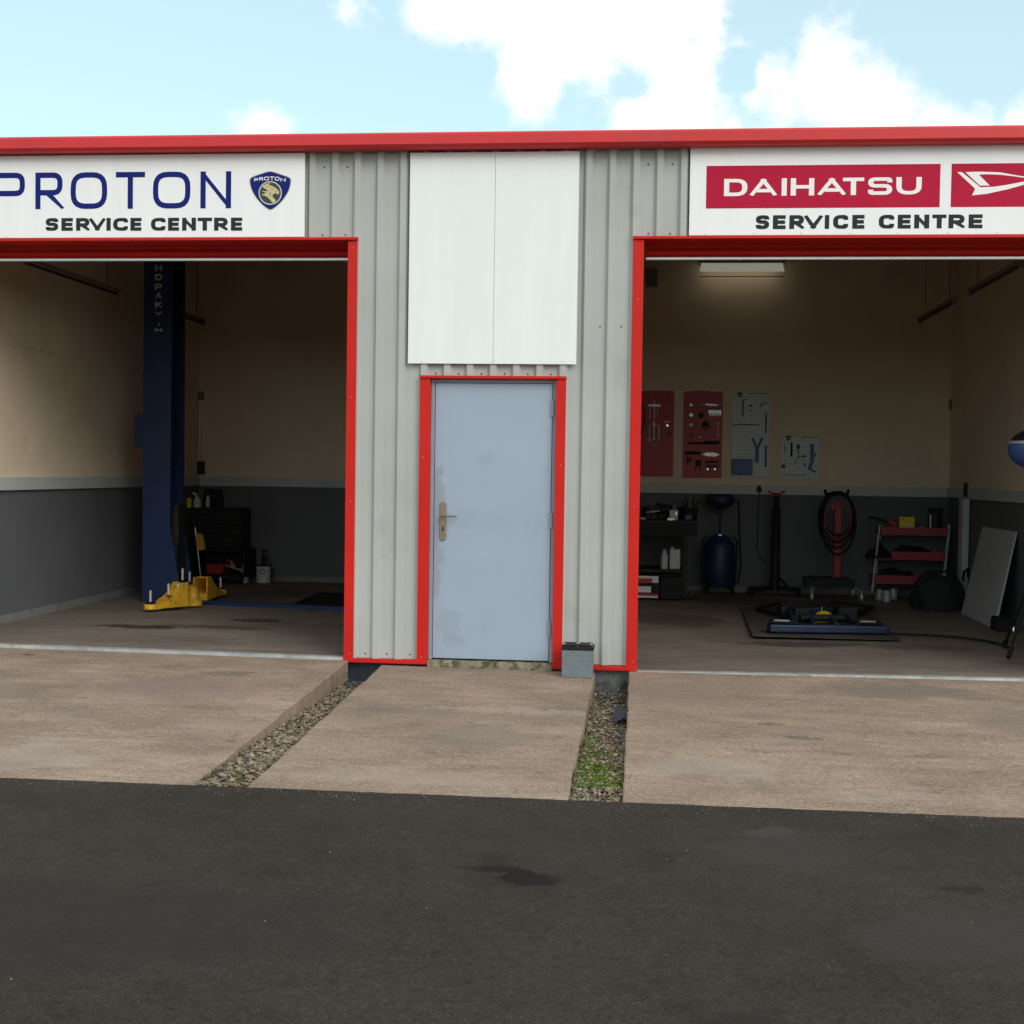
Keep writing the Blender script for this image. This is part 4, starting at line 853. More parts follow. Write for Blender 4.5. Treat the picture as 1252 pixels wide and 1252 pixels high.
# tool boards on the back wall
BY = YB-.001
def panel(name, label, cat, pa, pb, m, holes=None):
    p, q = on_y(*pa, BY-.018), on_y(*pb, BY-.018)
    t = thing(name, label, cat, ((p.x+q.x)/2, BY, p.z))
    obj('board', MB().box(p.x, q.x, BY-.018, BY, p.z, q.z), m, t, bevel=.002)
    if holes:
        mb = MB(); nx, nz = holes
        for i in range(nx):
            for j in range(nz):
                cx_, cz = p.x+(q.x-p.x)*(i+.5)/nx, p.z+(q.z-p.z)*(j+.5)/nz
                mb.add([(cx_+.0055*math.cos(a), BY-.0187, cz+.0055*math.sin(a)) for a in [k*math.pi/3 for k in range(6)]], [tuple(range(6))])
        o = obj('peg_holes', mb, M['black'], t, kind='stuff')
    return t
T1 = panel('tool_board', 'red tool board nearest the red opening trim, its lower half empty', 'tool board', (776, 582), (824.5, 478), M['red_tool'])
T2 = panel('tool_board', 'red tool board crowded with steel tools from top to bottom', 'tool board', (834.5, 584), (884, 479), M['red_tool'])
T3 = panel('pegboard', 'tall white pegboard with a flat blue case at its foot', 'pegboard', (894, 583.5), (942.5, 479.5), M['peg_white'], (13, 27))
T4 = panel('pegboard', 'small square white pegboard, rightmost on the back wall', 'pegboard', (953.5, 585), (1002.5, 533), M['peg_white'], (13, 13))
TY = BY-.019
def hang(name, label, cat, mb, m): 
    c = mb.v[0]; return tag(obj(name, mb, M[m], org=(c.x, TY, c.z)), label, cat)
def B1(px, py): return on_y(775+(px-0)/10.436+5, 470+py/10.436, TY-.006)     # crop of the red boards
def X2(v): return (780+v/10.436)
def Y2(v): return (470+v/10.436)
def g2(a, b, d=.012): return on_y(X2(a), Y2(b), TY-d)
def disc(c, r_, d=.02, n=16, hole=0):
    mb = MB()
    if hole: mb.tube([(c.x+r_*.75*math.cos(a), TY-d/2-.002, c.z+r_*.75*math.sin(a)) for a in [2*math.pi*k/n for k in range(n)]], r_*.25, 6, closed=True)
    else: mb.lathe((c.x, TY-.001, c.z), [(r_, 0), (r_, -d), (r_*.6, -d-.004)], n, 0, 'y')
    return mb
# left red board
c = g2(205, 270); mb = MB(); mb.beam(g2(130, 268), g2(290, 268), .02, .022); mb.tube([g2(208, 205), g2(208, 440)], .011, 8); mb.tube([g2(160, 275), g2(150, 430)], .007, 6); mb.tube([g2(250, 275), g2(250, 430)], .007, 6)
hang('bearing_puller', 'three legged steel puller at the top of the half empty red board', 'puller', mb, 'tool_steel')
mb = MB(); mb.tube([g2(145, 520), g2(145, 740), g2(205, 775), g2(265, 740), g2(265, 520), g2(205, 510)], .012, 8, closed=True); mb.tube([g2(205, 470), g2(205, 700)], .013, 8); mb.tube([g2(100, 704), g2(285, 704)], .008, 8)
hang('press_frame', 'oblong steel clamp frame in the middle of the half empty red board', 'clamp', mb, 'tool_steel')
mb = MB(); mb.tube([g2(335, 480), g2(410, 475)], .008, 6); mb.lathe(g2(375, 525), [(.02, 0), (.014, -.02)], 12, 0, 'y')
hang('small_clamp', 'small bright screw clamp at the right edge of the half empty red board', 'clamp', mb, 'chrome')
hang('dark_ring', 'small dark ring below the bright clamp on the half empty red board', 'ring', disc(g2(400, 625), .025, .02, 14, 1), 'dark_steel')
mb = MB(); mb.tube([g2(30, 250), g2(75, 300), g2(85, 420), g2(70, 560), g2(30, 640)], .008, 8)
hang('hanging_hose', 'thin dark hose curving beside the red trim on the half empty red board', 'hose', mb, 'rubber')
for a, b, nm, lb in ((370, 215, 'red_socket', 'upper of two red caps on the half empty red board'), (375, 405, 'red_socket', 'lower of two red caps on the half empty red board')):
    hang(nm, lb, 'cap', disc(g2(a, b), .022, .012), 'leak')
# right red board
for a, b, r_, mm, lb in ((680, 262, .030, 'tool_steel', 'steel disc at the top left of the crowded red board'), (678, 390, .040, 'tool_steel', 'largest steel disc, second down on the crowded red board'), (678, 515, .036, 'galv', 'dull ring shaped disc, third down on the crowded red board'), (805, 395, .034, 'dark_steel', 'black disc in the middle of the crowded red board')):
    hang('tool_disc', lb, 'disc tool', disc(g2(a, b), r_), mm)
hang('tool_ring', 'small steel ring left of the top spanner on the crowded red board', 'ring', disc(g2(810, 258), .022, .014, 14, 1), 'tool_steel')
mb = MB(); mb.beam(g2(860, 255), g2(1010, 265), .012, .02); mb.tube([g2(1010, 265), g2(1048, 262), g2(1052, 245)], .010, 8); hang('hooked_spanner', 'dark hooked spanner at the top right of the crowded red board', 'spanner', mb, 'tool_steel')
mb = MB(); p, q = g2(895, 400), g2(1062, 330); mb.box(p.x, q.x, TY-.02, TY-.001, p.z+.03, q.z)
for i in range(5): mb.box(p.x+.02+i*.03, p.x+.035+i*.03, TY-.018, TY-.002, p.z, p.z+.0295)
hang('toothed_plate', 'pale steel plate with teeth on the crowded red board', 'tool plate', mb, 'tool_steel')
mb = disc(g2(865, 500), .034, .02); mb.tube([g2(835, 520), g2(815, 570)], .010, 8); mb.tube([g2(900, 520), g2(915, 560)], .010, 8); mb.tube([g2(865, 540), g2(865, 600)], .009, 8)
hang('two_leg_puller', 'black puller with three legs in the centre of the crowded red board', 'puller', mb, 'dark_steel')
mb = MB(); mb.tube([g2(1018, 490), g2(1022, 650)], .008, 8); mb.lathe(g2(1018, 500), [(.014, 0), (.014, -.012)], 10, 0, 'y'); mb.lathe(g2(1018, 650), [(.014, 0), (.014, -.012)], 10, 0, 'y')
hang('link_bar', 'thin upright link bar at the right of the crowded red board', 'link bar', mb, 'galv')
hang('hex_nut', 'large grey nut above the long black bar on the crowded red board', 'nut', disc(g2(785, 675), .024, .02, 6), 'galv')
mb = disc(g2(680, 645), .026, .014, 14, 1); hang('dark_collar', 'thin dark collar left of the grey nut on the crowded red board', 'ring', mb, 'dark_steel')
mb = MB(); mb.tube([g2(630, 750), g2(1040, 750)], .014, 8); mb.tube([g2(840, 730), g2(1040, 728)], .007, 8); hang('long_bar', 'long black bar across the crowded red board', 'bar', mb, 'dark_steel')
mb = MB(); mb.tube([g2(605, 878), g2(800, 878)], .014, 8); mb.tube([g2(615, 855), g2(770, 858)], .006, 6); hang('short_bar', 'shorter black bar below the long bar on the crowded red board', 'bar', mb, 'dark_steel')
mb = MB(); w = [g2(*a) for a in ((815, 893), (870, 870), (960, 868), (1045, 895), (985, 922), (880, 915))]; mb.prism([(v.x, v.z) for v in w], TY-.018, TY-.001)
hang('locking_pliers', 'pale leaf shaped pliers right of the shorter black bar', 'pliers', mb, 'tool_steel')
mb = MB(); mb.tube([g2(610, 945), g2(670, 943), g2(675, 990)], .009, 8); mb.beam(g2(640, 955), g2(635, 1030), .02, .03); hang('hook_tool', 'dark hook tool at the lower left of the crowded red board', 'hook', mb, 'dark_steel')
mb = disc(g2(770, 1000), .036, .024); mb.tube([g2(740, 1030), g2(735, 1095)], .008, 6); mb.tube([g2(790, 1030), g2(798, 1095)], .008, 6); hang('pulley_tool', 'black wheel tool with two prongs low on the crowded red board', 'pulley tool', mb, 'dark_steel')
mb = MB(); mb.beam(g2(860, 990), g2(1030, 985), .02, .028); mb.beam(g2(880, 1040), g2(1030, 1040), .02, .02); hang('bracket_tool', 'dark bracket at the lower right of the crowded red board', 'bracket', mb, 'dark_steel')
for a, lb in ((890, 'left bright knob at the foot of the crowded red board'), (980, 'right bright knob at the foot of the crowded red board')): hang('bright_stud', lb, 'knob', disc(g2(a, 1082), .018, .02), 'chrome')
for Tn, x_ in ((T1, 150), (T2, 680)):   # faint printed heading strip
    p, q = on_y(X2(x_), Y2(150), TY+.0005), on_y(X2(x_+240), Y2(105), TY+.0005); mb = MB()
    for i in range(3): mb.box(p.x, q.x, TY+.0003, TY+.0007, p.z+i*.03, p.z+i*.03+.008)
    obj('printed_heading', mb, M['shelf_red'], Tn)
# pegboard tools
def g3(a, b, d=.010): return on_y(885+a/10.016, 470+b/10.016, TY-d)
mb = MB(); mb.tube([g3(232, 400), g3(235, 188), g3(280, 186)], .0075, 8); hang('angle_rod', 'thin L shaped rod at the top of the tall pegboard', 'rod', mb, 'dark_steel')
mb = MB(); mb.lathe(g3(485, 252), [(.048, 0), (.048, -.016)], 20, 0, 'y'); hang('round_tool', 'round grey plate tool at the top right of the tall pegboard', 'disc tool', mb, 'galv')
mb = MB(); mb.beam(g3(440, 262), g3(528, 225), .004, .012); o = hang('cross_bar', 'dark bar across the round grey tool on the tall pegboard', 'bar', mb, 'dark_steel'); o.location.y -= .016
mb = MB(); mb.tube([g3(520, 340), g3(516, 600)], .010, 8); hang('upper_bar', 'upper dark upright bar at the right edge of the tall pegboard', 'bar', mb, 'tool_blue')
mb = MB(); mb.tube([g3(515, 750), g3(512, 1010)], .012, 8); hang('lower_bar', 'lower dark upright bar at the right edge of the tall pegboard', 'bar', mb, 'tool_blue')
mb = MB(); mb.tube([g3(115, 492), g3(430, 494), g3(436, 515)], .005, 6); hang('cross_rod', 'thin rod hung level across the middle of the tall pegboard', 'rod', mb, 'dark_steel')
mb = MB(); mb.lathe(g3(328, 262), [(.014, 0), (.014, -.02)], 10, 0, 'y'); mb.lathe(g3(325, 320), [(.010, 0), (.010, -.02)], 10, 0, 'y'); hang('small_pegs', 'pair of small dark pegs beside the L shaped rod', 'pegs', mb, 'dark_steel')
mb = MB(); mb.beam(g3(350, 660), g3(408, 790), .030, .016); mb.beam(g3(468, 655), g3(410, 790), .030, .014); mb.beam(g3(408, 770), g3(402, 960), .042, .018); hang('y_wrench', 'blue Y shaped forked wrench on the tall pegboard', 'wrench', mb, 'tool_blue')
p, q = g3(95, 1105), g3(350, 915)
CS = thing('blue_case', 'flat blue plastic case hung at the foot of the tall pegboard', 'case', ((p.x+q.x)/2, TY, p.z))
obj('case_body', MB().box(p.x, q.x, TY-.05, TY-.001, p.z, q.z), M['tool_blue'], CS, bevel=.006); a, b = g3(180, 915), g3(275, 900)
obj('handle', MB().tube([(a.x, TY-.025, q.z-.002), (a.x+.01, TY-.025, q.z+.025), (b.x-.01, TY-.025, q.z+.025), (b.x, TY-.025, q.z-.002)], .007, 8), M['white_plastic'], CS)
def badge(a, b, T, s=1.0):
    mb = MB(); c = g3(a, b, -.0003); w = .032*s
    mb.prism([(c.x-w, c.z+w*.8), (c.x, c.z+w*1.15), (c.x+w, c.z+w*.8), (c.x+w*.7, c.z-w*.4), (c.x, c.z-w*1.1), (c.x-w*.7, c.z-w*.4)], TY+.0006, TY-.0002); obj('shield_badge', mb, M['charcoal'], T)
    mb = MB(); mb.prism([(c.x-w*.45, c.z+w*.4), (c.x+w*.45, c.z+w*.4), (c.x, c.z-w*.5)], TY-.0004, TY-.0009); obj('shield_badge', mb, M['silver_edge'], T)
badge(195, 128, T3); badge(790, 660, T4)
for a0, a1, b, T in ((310, 560, 110, T3), (975, 1160, 650, T4), (700, 1000, 1108, T4)):
    p, q = g3(a0, b, -.0003), g3(a1, b, -.0003); obj('printed_line', MB().box(p.x, q.x, TY+.0006, TY-.0002, p.z-.004, p.z+.004), M['charcoal'], T)
for (a, b), (c_, d), r_, nm, lb, cat, mm in (((748, 740), (748, 830), .014, 'punch', 'short grey punch at the left of the small pegboard', 'punch', 'galv'), ((830, 712), (828, 885), .012, 'chisel', 'long black chisel under the badge of the small pegboard', 'chisel', 'black'),
        ((912, 738), (910, 790), .016, 'test_probe', 'black test probe hanging on the small pegboard', 'probe', 'black')):
    mb = MB(); mb.tube([g3(a, b), g3(c_, d)], r_, 10); hang(nm, lb, cat, mb, mm)
mb = MB(); mb.tube([g3(912, 790), g3(915, 880), g3(880, 950), g3(850, 985)], .004, 6); mb.tube([g3(915, 883), g3(990, 884)], .004, 6); mb.beam(g3(975, 875), g3(1005, 880), .01, .02); hang('probe_lead', 'thin dark lead hanging from the test probe', 'lead', mb, 'black')
hang('dark_stud', 'dark round knob at the lower left of the small pegboard', 'knob', disc(g3(727, 1003), .026, .02), 'tool_blue')
hang('small_ring', 'small ring near the foot of the small pegboard', 'ring', disc(g3(993, 985), .016, .01, 12, 1), 'dark_steel')
mb = MB(); mb.beam(g3(1082, 730), g3(1080, 940), .042, .018); mb.beam(g3(1085, 935), g3(1045, 1040), .038, .017); mb.beam(g3(1045, 1035), g3(1130, 1075), .018, .022); mb.beam(g3(1122, 835), g3(1122, 900), .012, .018); hang('cranked_tool', 'blue cranked tool with a hooked foot on the small pegboard', 'cranked tool', mb, 'tool_blue')

# workbench at the left of the right bay
WB = thing('workbench', 'dark steel workbench with a lower shelf at the left of the right bay', 'workbench', (.2, 5.9, 0))
by = 5.48
e = on_y(853.5, 637, by); bx1 = e.x; bz = e.z; ze = on_y(850, 656, by).z
obj('bench_top', MB().box(-.9, bx1, by, by+.75, bz-.04, bz), M['dark_steel'], WB, bevel=.004)
obj('apron', MB().box(-.88, bx1-.01, by+.012, by+.70, ze, bz-.041), M['black'], WB)
lx = on_y(836, 700, by).x
for x in (lx-.01, -.85):
    for y in (by+.05, by+.68): obj('leg', MB().box(x, x+.05, y-.03, y+.02, .0, ze-.001), M['dark_steel'], WB)
sz = on_y(820, 696, by+.1).z
obj('lower_shelf', MB().box(-.78, lx-.012, by+.02, by+.70, sz-.03, sz), M['dark_steel'], WB)
# on and under the bench
def bx(name, label, cat, px0, px1, py0, py1, y, dpt, m, base=None, bev=.004):
    p, q = on_y(px0, py1, y), on_y(px1, py0, y); z0 = p.z if base is None else base
    o = obj(name, MB().box(p.x, q.x, y, y+dpt, z0, max(q.z, z0+.01)), M[m], org=((p.x+q.x)/2, y, z0), bevel=bev); return tag(o, label, cat)
bottle('white_bottle', 'narrow white bottle on the lower shelf of the bench', 'bottle', 807.5, 817, 672.5, 696, by+.15, M['white_plastic'], M['white_plastic'], neck=.45).location.z = sz+.002
t = thing('white_jerrycan', 'wide white canister right of the narrow bottle on the bench shelf', 'canister', on_y(825, 695, by+.15))
p, q = on_y(818.5, 696, by+.12), on_y(832, 671.5, by+.12); obj('canister_body', MB().box(p.x, q.x, by+.1, by+.24, sz+.001, q.z), M['white_plastic'], t, bevel=.015); obj('cap', MB().lathe((p.x+.03, by+.17, q.z+.0005), [(.018, 0), (.018, .02)], 10), M['white_plastic'], t)
t = thing('oil_carton', 'red white and black carton on the floor under the bench', 'carton', on_y(793, 733, 5.2))
p, q = on_y(776, 731, 5.25), on_y(806, 704, 5.25)
cb = obj('carton_body', MB().box(p.x, q.x, 5.25, 5.5, 0.001, q.z), M['black'], t, bevel=.003)
def face(nm, a, b, c_, d, m, dy=.001):
    p, q = on_y(a, d, 5.25-dy), on_y(b, c_, 5.25-dy); obj(nm, MB().box(p.x, q.x, 5.25-dy, 5.2497-dy+.0002, p.z, q.z), M[m], t)
face('white_band', 776, 805, 704.5, 707, 'vinyl_white'); face('red_band', 776, 797, 707.2, 712.5, 'leak'); face('white_patch', 797.3, 805, 707.2, 712.5, 'vinyl_white'); face('label_patch', 776, 796, 717, 724, 'vinyl_white'); face('red_band', 776, 805, 726, 728.2, 'leak'); face('white_band', 776, 804, 728.6, 730.4, 'vinyl_white')
t = thing('black_crate', 'black plastic crate on the floor right of the red carton', 'crate', on_y(821, 731, 5.3))
p, q = on_y(807.5, 731, 5.3), on_y(834, 703, 5.3); obj('crate_body', MB().box(p.x, q.x, 5.3, 5.65, .001, q.z-.03), M['black'], t, bevel=.008); obj('crate_rim', MB().box(p.x-.01, q.x+.01, 5.29, 5.66, q.z-.029, q.z), M['rubber'], t, bevel=.005)
V = thing('bench_vice', 'dark bench vice near the left end of the bench', 'vice', on_y(798, 635, by+.2)); c = on_y(798, 636, by+.15)
obj('vice_body', MB().box(c.x-.09, c.x+.05, by+.12, by+.30, bz+.001, bz+.10), M['dark_steel'], V, bevel=.012); obj('vice_jaw', MB().box(c.x-.07, c.x+.07, by+.08, by+.16, bz+.101, bz+.17), M['dark_steel'], V, bevel=.008); obj('vice_handle', MB().tube([(c.x-.08, by+.02, bz+.09), (c.x+.08, by+.02, bz+.11)], .008, 8).tube([(c.x, by+.02, bz+.1), (c.x, by+.1, bz+.1)], .014, 8), M['tool_steel'], V)
V = thing('bench_grinder', 'dark bench grinder in the middle of the bench top', 'grinder', on_y(812, 634, by+.3)); c = on_y(811, 634, by+.35)
obj('motor', MB().lathe((c.x-.09, by+.4, bz+.12), [(.055, 0), (.06, .03), (.06, .15), (.055, .18)], 16, 0, 'x'), M['dark_steel'], V); obj('foot', MB().box(c.x-.06, c.x+.06, by+.33, by+.47, bz+.001, bz+.07), M['dark_steel'], V, bevel=.006)
for s_ in (-1, 1): obj('grinding_wheel', MB().lathe((c.x+s_*.13-.012, by+.4, bz+.12), [(.075, 0), (.075, .024)], 20, 0, 'x'), M['card'], V)
V = thing('parts_tin', 'grey metal tin with a bright catch on the bench top', 'tin', on_y(825, 634, by+.1)); p, q = on_y(818.5, 635, by+.1), on_y(829, 624, by+.1)
obj('tin_body', MB().box(p.x, q.x, by+.1, by+.25, bz+.001, q.z-.016), M['galv'], V, bevel=.006); obj('tin_lid', MB().box(p.x-.004, q.x+.004, by+.095, by+.255, q.z-.0155, q.z), M['galv'], V, bevel=.004); obj('catch', MB().box(q.x-.03, q.x-.01, by+.088, by+.0945, q.z-.05, q.z-.02), M['chrome'], V)
bx('steel_rule', 'thin pale strip lying at the front edge of the bench', 'rule', 816, 824, 633.5, 635.5, by+.02, .03, 'alu', bz+.001, .001)
bx('wood_offcut', 'small orange brown offcut at the left front of the bench', 'offcut', 783, 789, 632.5, 634.5, by+.02, .05, 'arm_yellow', bz+.001, .001)
bx('blue_rag', 'crumpled dark blue cloth at the right of the bench', 'cloth', 837, 846, 630, 636, by+.15, .12, 'tool_blue', bz+.001, .012)
t = thing('tool_pot', 'dark pot of tools with one bright steel bar sticking out', 'tool pot', on_y(842, 634, by+.4)); c = on_y(843, 634, by+.4)
obj('pot', MB().lathe((c.x, by+.4, bz+.001), [(.09, 0), (.10, .14), (.09, .145)], 18), M['black'], t)
a, b = on_y(847, 618, by+.38), on_y(850, 610.5, by+.36); obj('bright_bar', MB().beam((c.x+.01, by+.4, bz+.13), b, .016, .016), M['alu'], t)
for i in range(6):
    aa = i*1.05; obj('tool_handle', MB().tube([(c.x+.04*math.cos(aa), by+.4+.04*math.sin(aa), bz+.12), (c.x+.10*math.cos(aa), by+.4+.09*math.sin(aa), bz+.22+.02*(i % 3))], .011, 6), M['black' if i % 2 else 'dark_steel'], t)
for i, (px, wpx, hpx, lb, mm, nm) in enumerate(((788, 7, 14, 'dark jar at the left end of the bench top behind the offcut', 'dark_steel', 'jar'), (805, 6, 19, 'brown jar standing behind the dark vice', 'card', 'jar'), (818, 7, 17, 'black tin behind the grey metal tin', 'black', 'jar'), (832, 6, 15, 'small dark jar right of the grey metal tin', 'dark_steel', 'jar'))):
    c = on_y(px, 634, by+.6); t = thing(nm, lb, 'jar', (c.x, by+.6, bz)); r_ = wpx/px_at(by+.6)/2; h = hpx/px_at(by+.6)
    obj('jar_body', MB().lathe((c.x, by+.6, bz+.001), [(r_, 0), (r_, h*.8), (r_*.85, h*.86)], 14), M[mm], t); obj('lid', MB().lathe((c.x, by+.6, bz+h*.865), [(r_*.9, 0), (r_*.9, h*.13)], 14), M['black'], t)

# waste oil drainer
OY = 6.1; c = on_floor(879, 722); c.y = OY; c.x = on_y(879, 700, OY).x
O = thing('oil_drainer', 'blue mobile waste oil drainer with a funnel bowl on a thin stem', 'oil drainer', (c.x, OY, 0))
def zy(py, y, px=879): return on_y(px, py, y).z
zb, zt_ = .10, zy(655, OY); r_ = 19.5/px_at(OY)
obj('tank', MB().lathe((c.x, OY, 0), [(r_*.8, zb), (r_*.95, zb+.06), (r_*.95, zt_-.12), (r_*.7, zt_-.03), (r_*.35, zt_)], 24), M['oily_blue'], O)
obj('tank_hoop', MB().tube([(c.x-r_*.95, OY-.12, .12), (c.x-r_*1.02, OY-.12, zt_-.03), (c.x-r_*.8, OY-.12, zt_+.01)], .012, 8).tube([(c.x+r_*.95, OY-.12, .12), (c.x+r_*1.02, OY-.12, zt_-.06), (c.x+r_*.8, OY-.12, zt_)], .012, 8), M['black'], O)
obj('chrome_collar', MB().lathe((c.x, OY, zt_+.002), [(.07, 0), (.07, .018)], 18), M['chrome'], O)
obj('stem', MB().tube([(c.x, OY, zt_+.02), (c.x, OY, zy(622, OY))], .014, 10), M['dark_steel'], O)
zf0, zf1, zf2 = zy(622, OY), zy(616, OY), zy(604, OY); rb = 17/px_at(OY)
obj('funnel_bowl', MB().lathe((c.x, OY, 0), [(.02, zf0), (rb*.55, zf0+.015), (rb*.97, zf1), (rb, zf2), (rb*.95, zf2), (rb*.9, zf1+.01), (.02, zf0+.025)], 24), M['oily_blue'], O)
obj('drain_hose', MB().tube([(c.x+.12, OY-.02, zy(608, OY)), (c.x+.22, OY, zy(612, OY)), (c.x+.235, OY, zy(650, OY)), (c.x+.26, OY, zy(690, OY)), (c.x+.23, OY, zy(712, OY)), (c.x+.1, OY-.1, .13)], .011, 8), M['rubber'], O)
mb = MB()
for a in (.6, 2.2, 3.8, 5.4): obj('caster', MB().lathe((c.x+.22*math.cos(a)-.012, OY+.2*math.sin(a), .035), [(.034, 0), (.034, .024)], 12, 0, 'x').beam((c.x+.22*math.cos(a), OY+.2*math.sin(a), .08), (c.x+.1*math.cos(a), OY+.1*math.sin(a), .11), .03, .02), M['rubber'], O)
a, b = on_floor(846, 727), on_floor(876, 719)
tag(obj('wooden_lath', MB().beam(a+Vector((0, 0, .012)), b+Vector((0, 0, .012)), .03, .02), M['card'], org=a), 'pale wooden lath lying in front of the blue oil drainer', 'lath')

# socket with cable on the rail
p = on_y(928, 599, YB-.03); S = thing('wall_socket', 'dark round socket on the rail with a cable hanging down', 'socket', p)
obj('socket_body', MB().lathe(p, [(.03, -.001), (.034, -.035), (.02, -.045)], 14, 0, 'y').box(p.x-.02, p.x+.02, p.y-.03, p.y-.001, p.z+.02, p.z+.055), M['dark_steel'], S)
obj('cable', MB().tube([p+Vector((0, -.03, -.03)), on_y(927, 640, YB-.04), on_y(925.5, 670, YB-.05), on_y(930, 682, YB-.06), on_y(936, 688, YB-.1)], .005, 6), M['rubber'], S)
ebox(1163.5, 495, .07, .13, YB-.001, 'small junction box high near the right corner of the right bay', 'lamp_off')

# transmission jack
JY = 6.1; c = on_y(947.5, 700, JY); J = thing('transmission_jack', 'tall black jack stand with a small red saddle', 'jack', (c.x, JY, 0))
zt_ = zy(606, JY, 948)
obj('column', MB().lathe((c.x, JY, 0), [(.062, .06), (.055, .25), (.052, zt_-.15), (.035, zt_-.148), (.035, zt_)], 18), M['black'], J)
obj('saddle', MB().tube([(c.x-.10, JY, zt_+.06), (c.x-.04, JY, zt_+.02), (c.x+.04, JY, zt_+.02), (c.x+.10, JY, zt_+.06)], .013, 8).lathe((c.x, JY, zt_), [(.05, 0), (.03, .03)], 12), M['red_tool'], J)
for a in (.35, 2.8, 3.7, 5.7):
    e_ = Vector((c.x+.33*math.cos(a), JY+.28*math.sin(a), .07)); obj('foot', MB().beam((c.x, JY, .10), e_, .06, .05), M['black'], J)
    obj('caster', MB().lathe((e_.x-.012, e_.y, .035), [(.034, 0), (.034, .024)], 12, 0, 'x'), M['rubber'], J)
obj('pedal', MB().beam((c.x+.05, JY-.05, .22), (c.x+.12, JY-.18, .14), .03, .02), M['dark_steel'], J)

# red upright with hose coils on a wheeled black base
HY = 5.6; c = on_y(1023, 700, HY); H = thing('hose_trolley', 'red upright on a black wheeled base draped with coils of hose', 'trolley', (c.x, HY, 0))
zt_ = zy(614, HY, 1023); zb_ = zy(712, HY, 1023)
obj('upright', MB().box(c.x-.042, c.x+.036, HY-.04, HY+.04, zb_, zt_), M['upright_red'], H, bevel=.005)
obj('side_bracket', MB().box(c.x-.08, c.x-.043, HY-.03, HY+.03, zt_-.09, zt_-.02), M['red_tool'], H, bevel=.003)
p, q = on_y(984, 717, HY-.2), on_y(1046, 708.5, HY-.2)
obj('base_frame', MB().box(p.x, q.x, HY-.2, HY-.14, p.z, q.z).box(p.x+.02, q.x-.02, HY+.14, HY+.2, p.z, q.z).box(p.x+.1, p.x+.16, HY-.139, HY+.139, p.z, q.z).box(q.x-.16, q.x-.1, HY-.139, HY+.139, p.z, q.z).box(c.x-.1, c.x+.1, HY-.1, HY+.1, q.z-.03, q.z+.01), M['black'], H, bevel=.004)
for (px, py, yy) in ((983, 725, HY+.1), (992, 735, HY-.25), (1042, 729, HY+.0), (1052.5, 736, HY-.25)):
    w = on_floor(px, py); obj('caster', MB().lathe((w.x-.015, w.y, .055), [(.054, 0), (.054, .03)], 16, 0, 'x').beam((w.x, w.y, .11), (min(max(w.x, p.x+.05), q.x-.05), HY-.17 if w.y < HY else HY+.1, p.z+.01), .04, .02), M['galv'], H)
def hcoil(cx_, cz, rx, rz, y, r_, n=28, ph=0):
    return [(cx_+rx*math.cos(a), y+.01*math.sin(2*a+ph), cz+rz*math.sin(a)) for a in [2*math.pi*k/n for k in range(n)]]
cc = on_y(1022.5, 631, HY-.06)
k = px_at(HY)
for i, (rx, rz, dz, ddx) in enumerate(((20.5, 30, -1, 0), (19, 27, 1, .5), (21, 33, -4, -.5), (17.5, 24, 2, 1), (19.5, 37, -8, 1.5))):
    obj('hose_coil', MB().tube(hcoil(cc.x+ddx/k, cc.z+dz/k, rx/k, rz/k, HY-.07-.022*i, .01, 30, i), .0125, 8, closed=True), M['rubber'], H)
obj('hose_hook', MB().tube([on_y(1009, 600, HY-.1), on_y(1009, 604, HY-.03), on_y(1037, 604, HY-.03), on_y(1037, 600, HY-.1)], .02, 8), M['black'], H)
obj('red_lead', MB().tube(hcoil(cc.x, cc.z-.04, 15.5/k, 22/k, HY-.19, .01, 26, 2), .006, 6, closed=True), M['red_tool'], H)

# red tray trolley
SY_ = 6.0; SH = thing('tray_trolley', 'three tier trolley with faded red trays and splayed steel legs', 'trolley', on_y(1115, 724, SY_))
def leg(pts, y): obj('leg', MB().tube([on_y(a, b, y) for a, b in pts], .013, 8), M['galv'], SH)
leg([(1075.5, 642), (1066, 725)], SY_); leg([(1161.5, 642), (1153, 722)], SY_); leg([(1078.5, 641), (1069, 719)], SY_+.38); leg([(1160, 641), (1152, 718)], SY_+.38)
for (xa, xb, y0, y1) in ((1077, 1159.5, 646, 654), (1072.5, 1156, 675.5, 684), (1069, 1153, 705, 713.5)):
    p, q = on_y(xa, y1, SY_+.01), on_y(xb, y0, SY_+.01); m = MB(); z0, z1_ = p.z, q.z
    m.box(p.x, q.x, SY_+.01, SY_+.37, z0, z0+.008); m.box(p.x, q.x, SY_+.01, SY_+.022, z0+.0085, z1_); m.box(p.x, q.x, SY_+.358, SY_+.37, z0+.0085, z1_); m.box(p.x, p.x+.012, SY_+.0225, SY_+.3575, z0+.0085, z1_); m.box(q.x-.012, q.x, SY_+.0225, SY_+.3575, z0+.0085, z1_)
    obj('tray', m, M['shelf_red'], SH)
tz = [on_y(1100, v, SY_).z for v in (654, 684, 713.5)]; tz = [z+.009 for z in tz]
p, q = on_y(1100, 646, SY_+.08), on_y(1118.5, 632, SY_+.08); t = thing('yellow_case', 'bright yellow plastic case on the top red tray', 'case', ((p.x+q.x)/2, SY_+.12, tz[0]))
obj('case_body', MB().box(p.x, q.x, SY_+.08, SY_+.20, tz[0], q.z), M['yellow_box'], t, bevel=.008); obj('label_patch', MB().box(p.x+.05, q.x-.03, SY_+.0785, SY_+.0797, tz[0]+.06, tz[0]+.095), M['white_plastic'], t); obj('latch', MB().box(p.x+.03, p.x+.045, SY_+.074, SY_+.0797, q.z-.04, q.z-.025), M['black'], t)
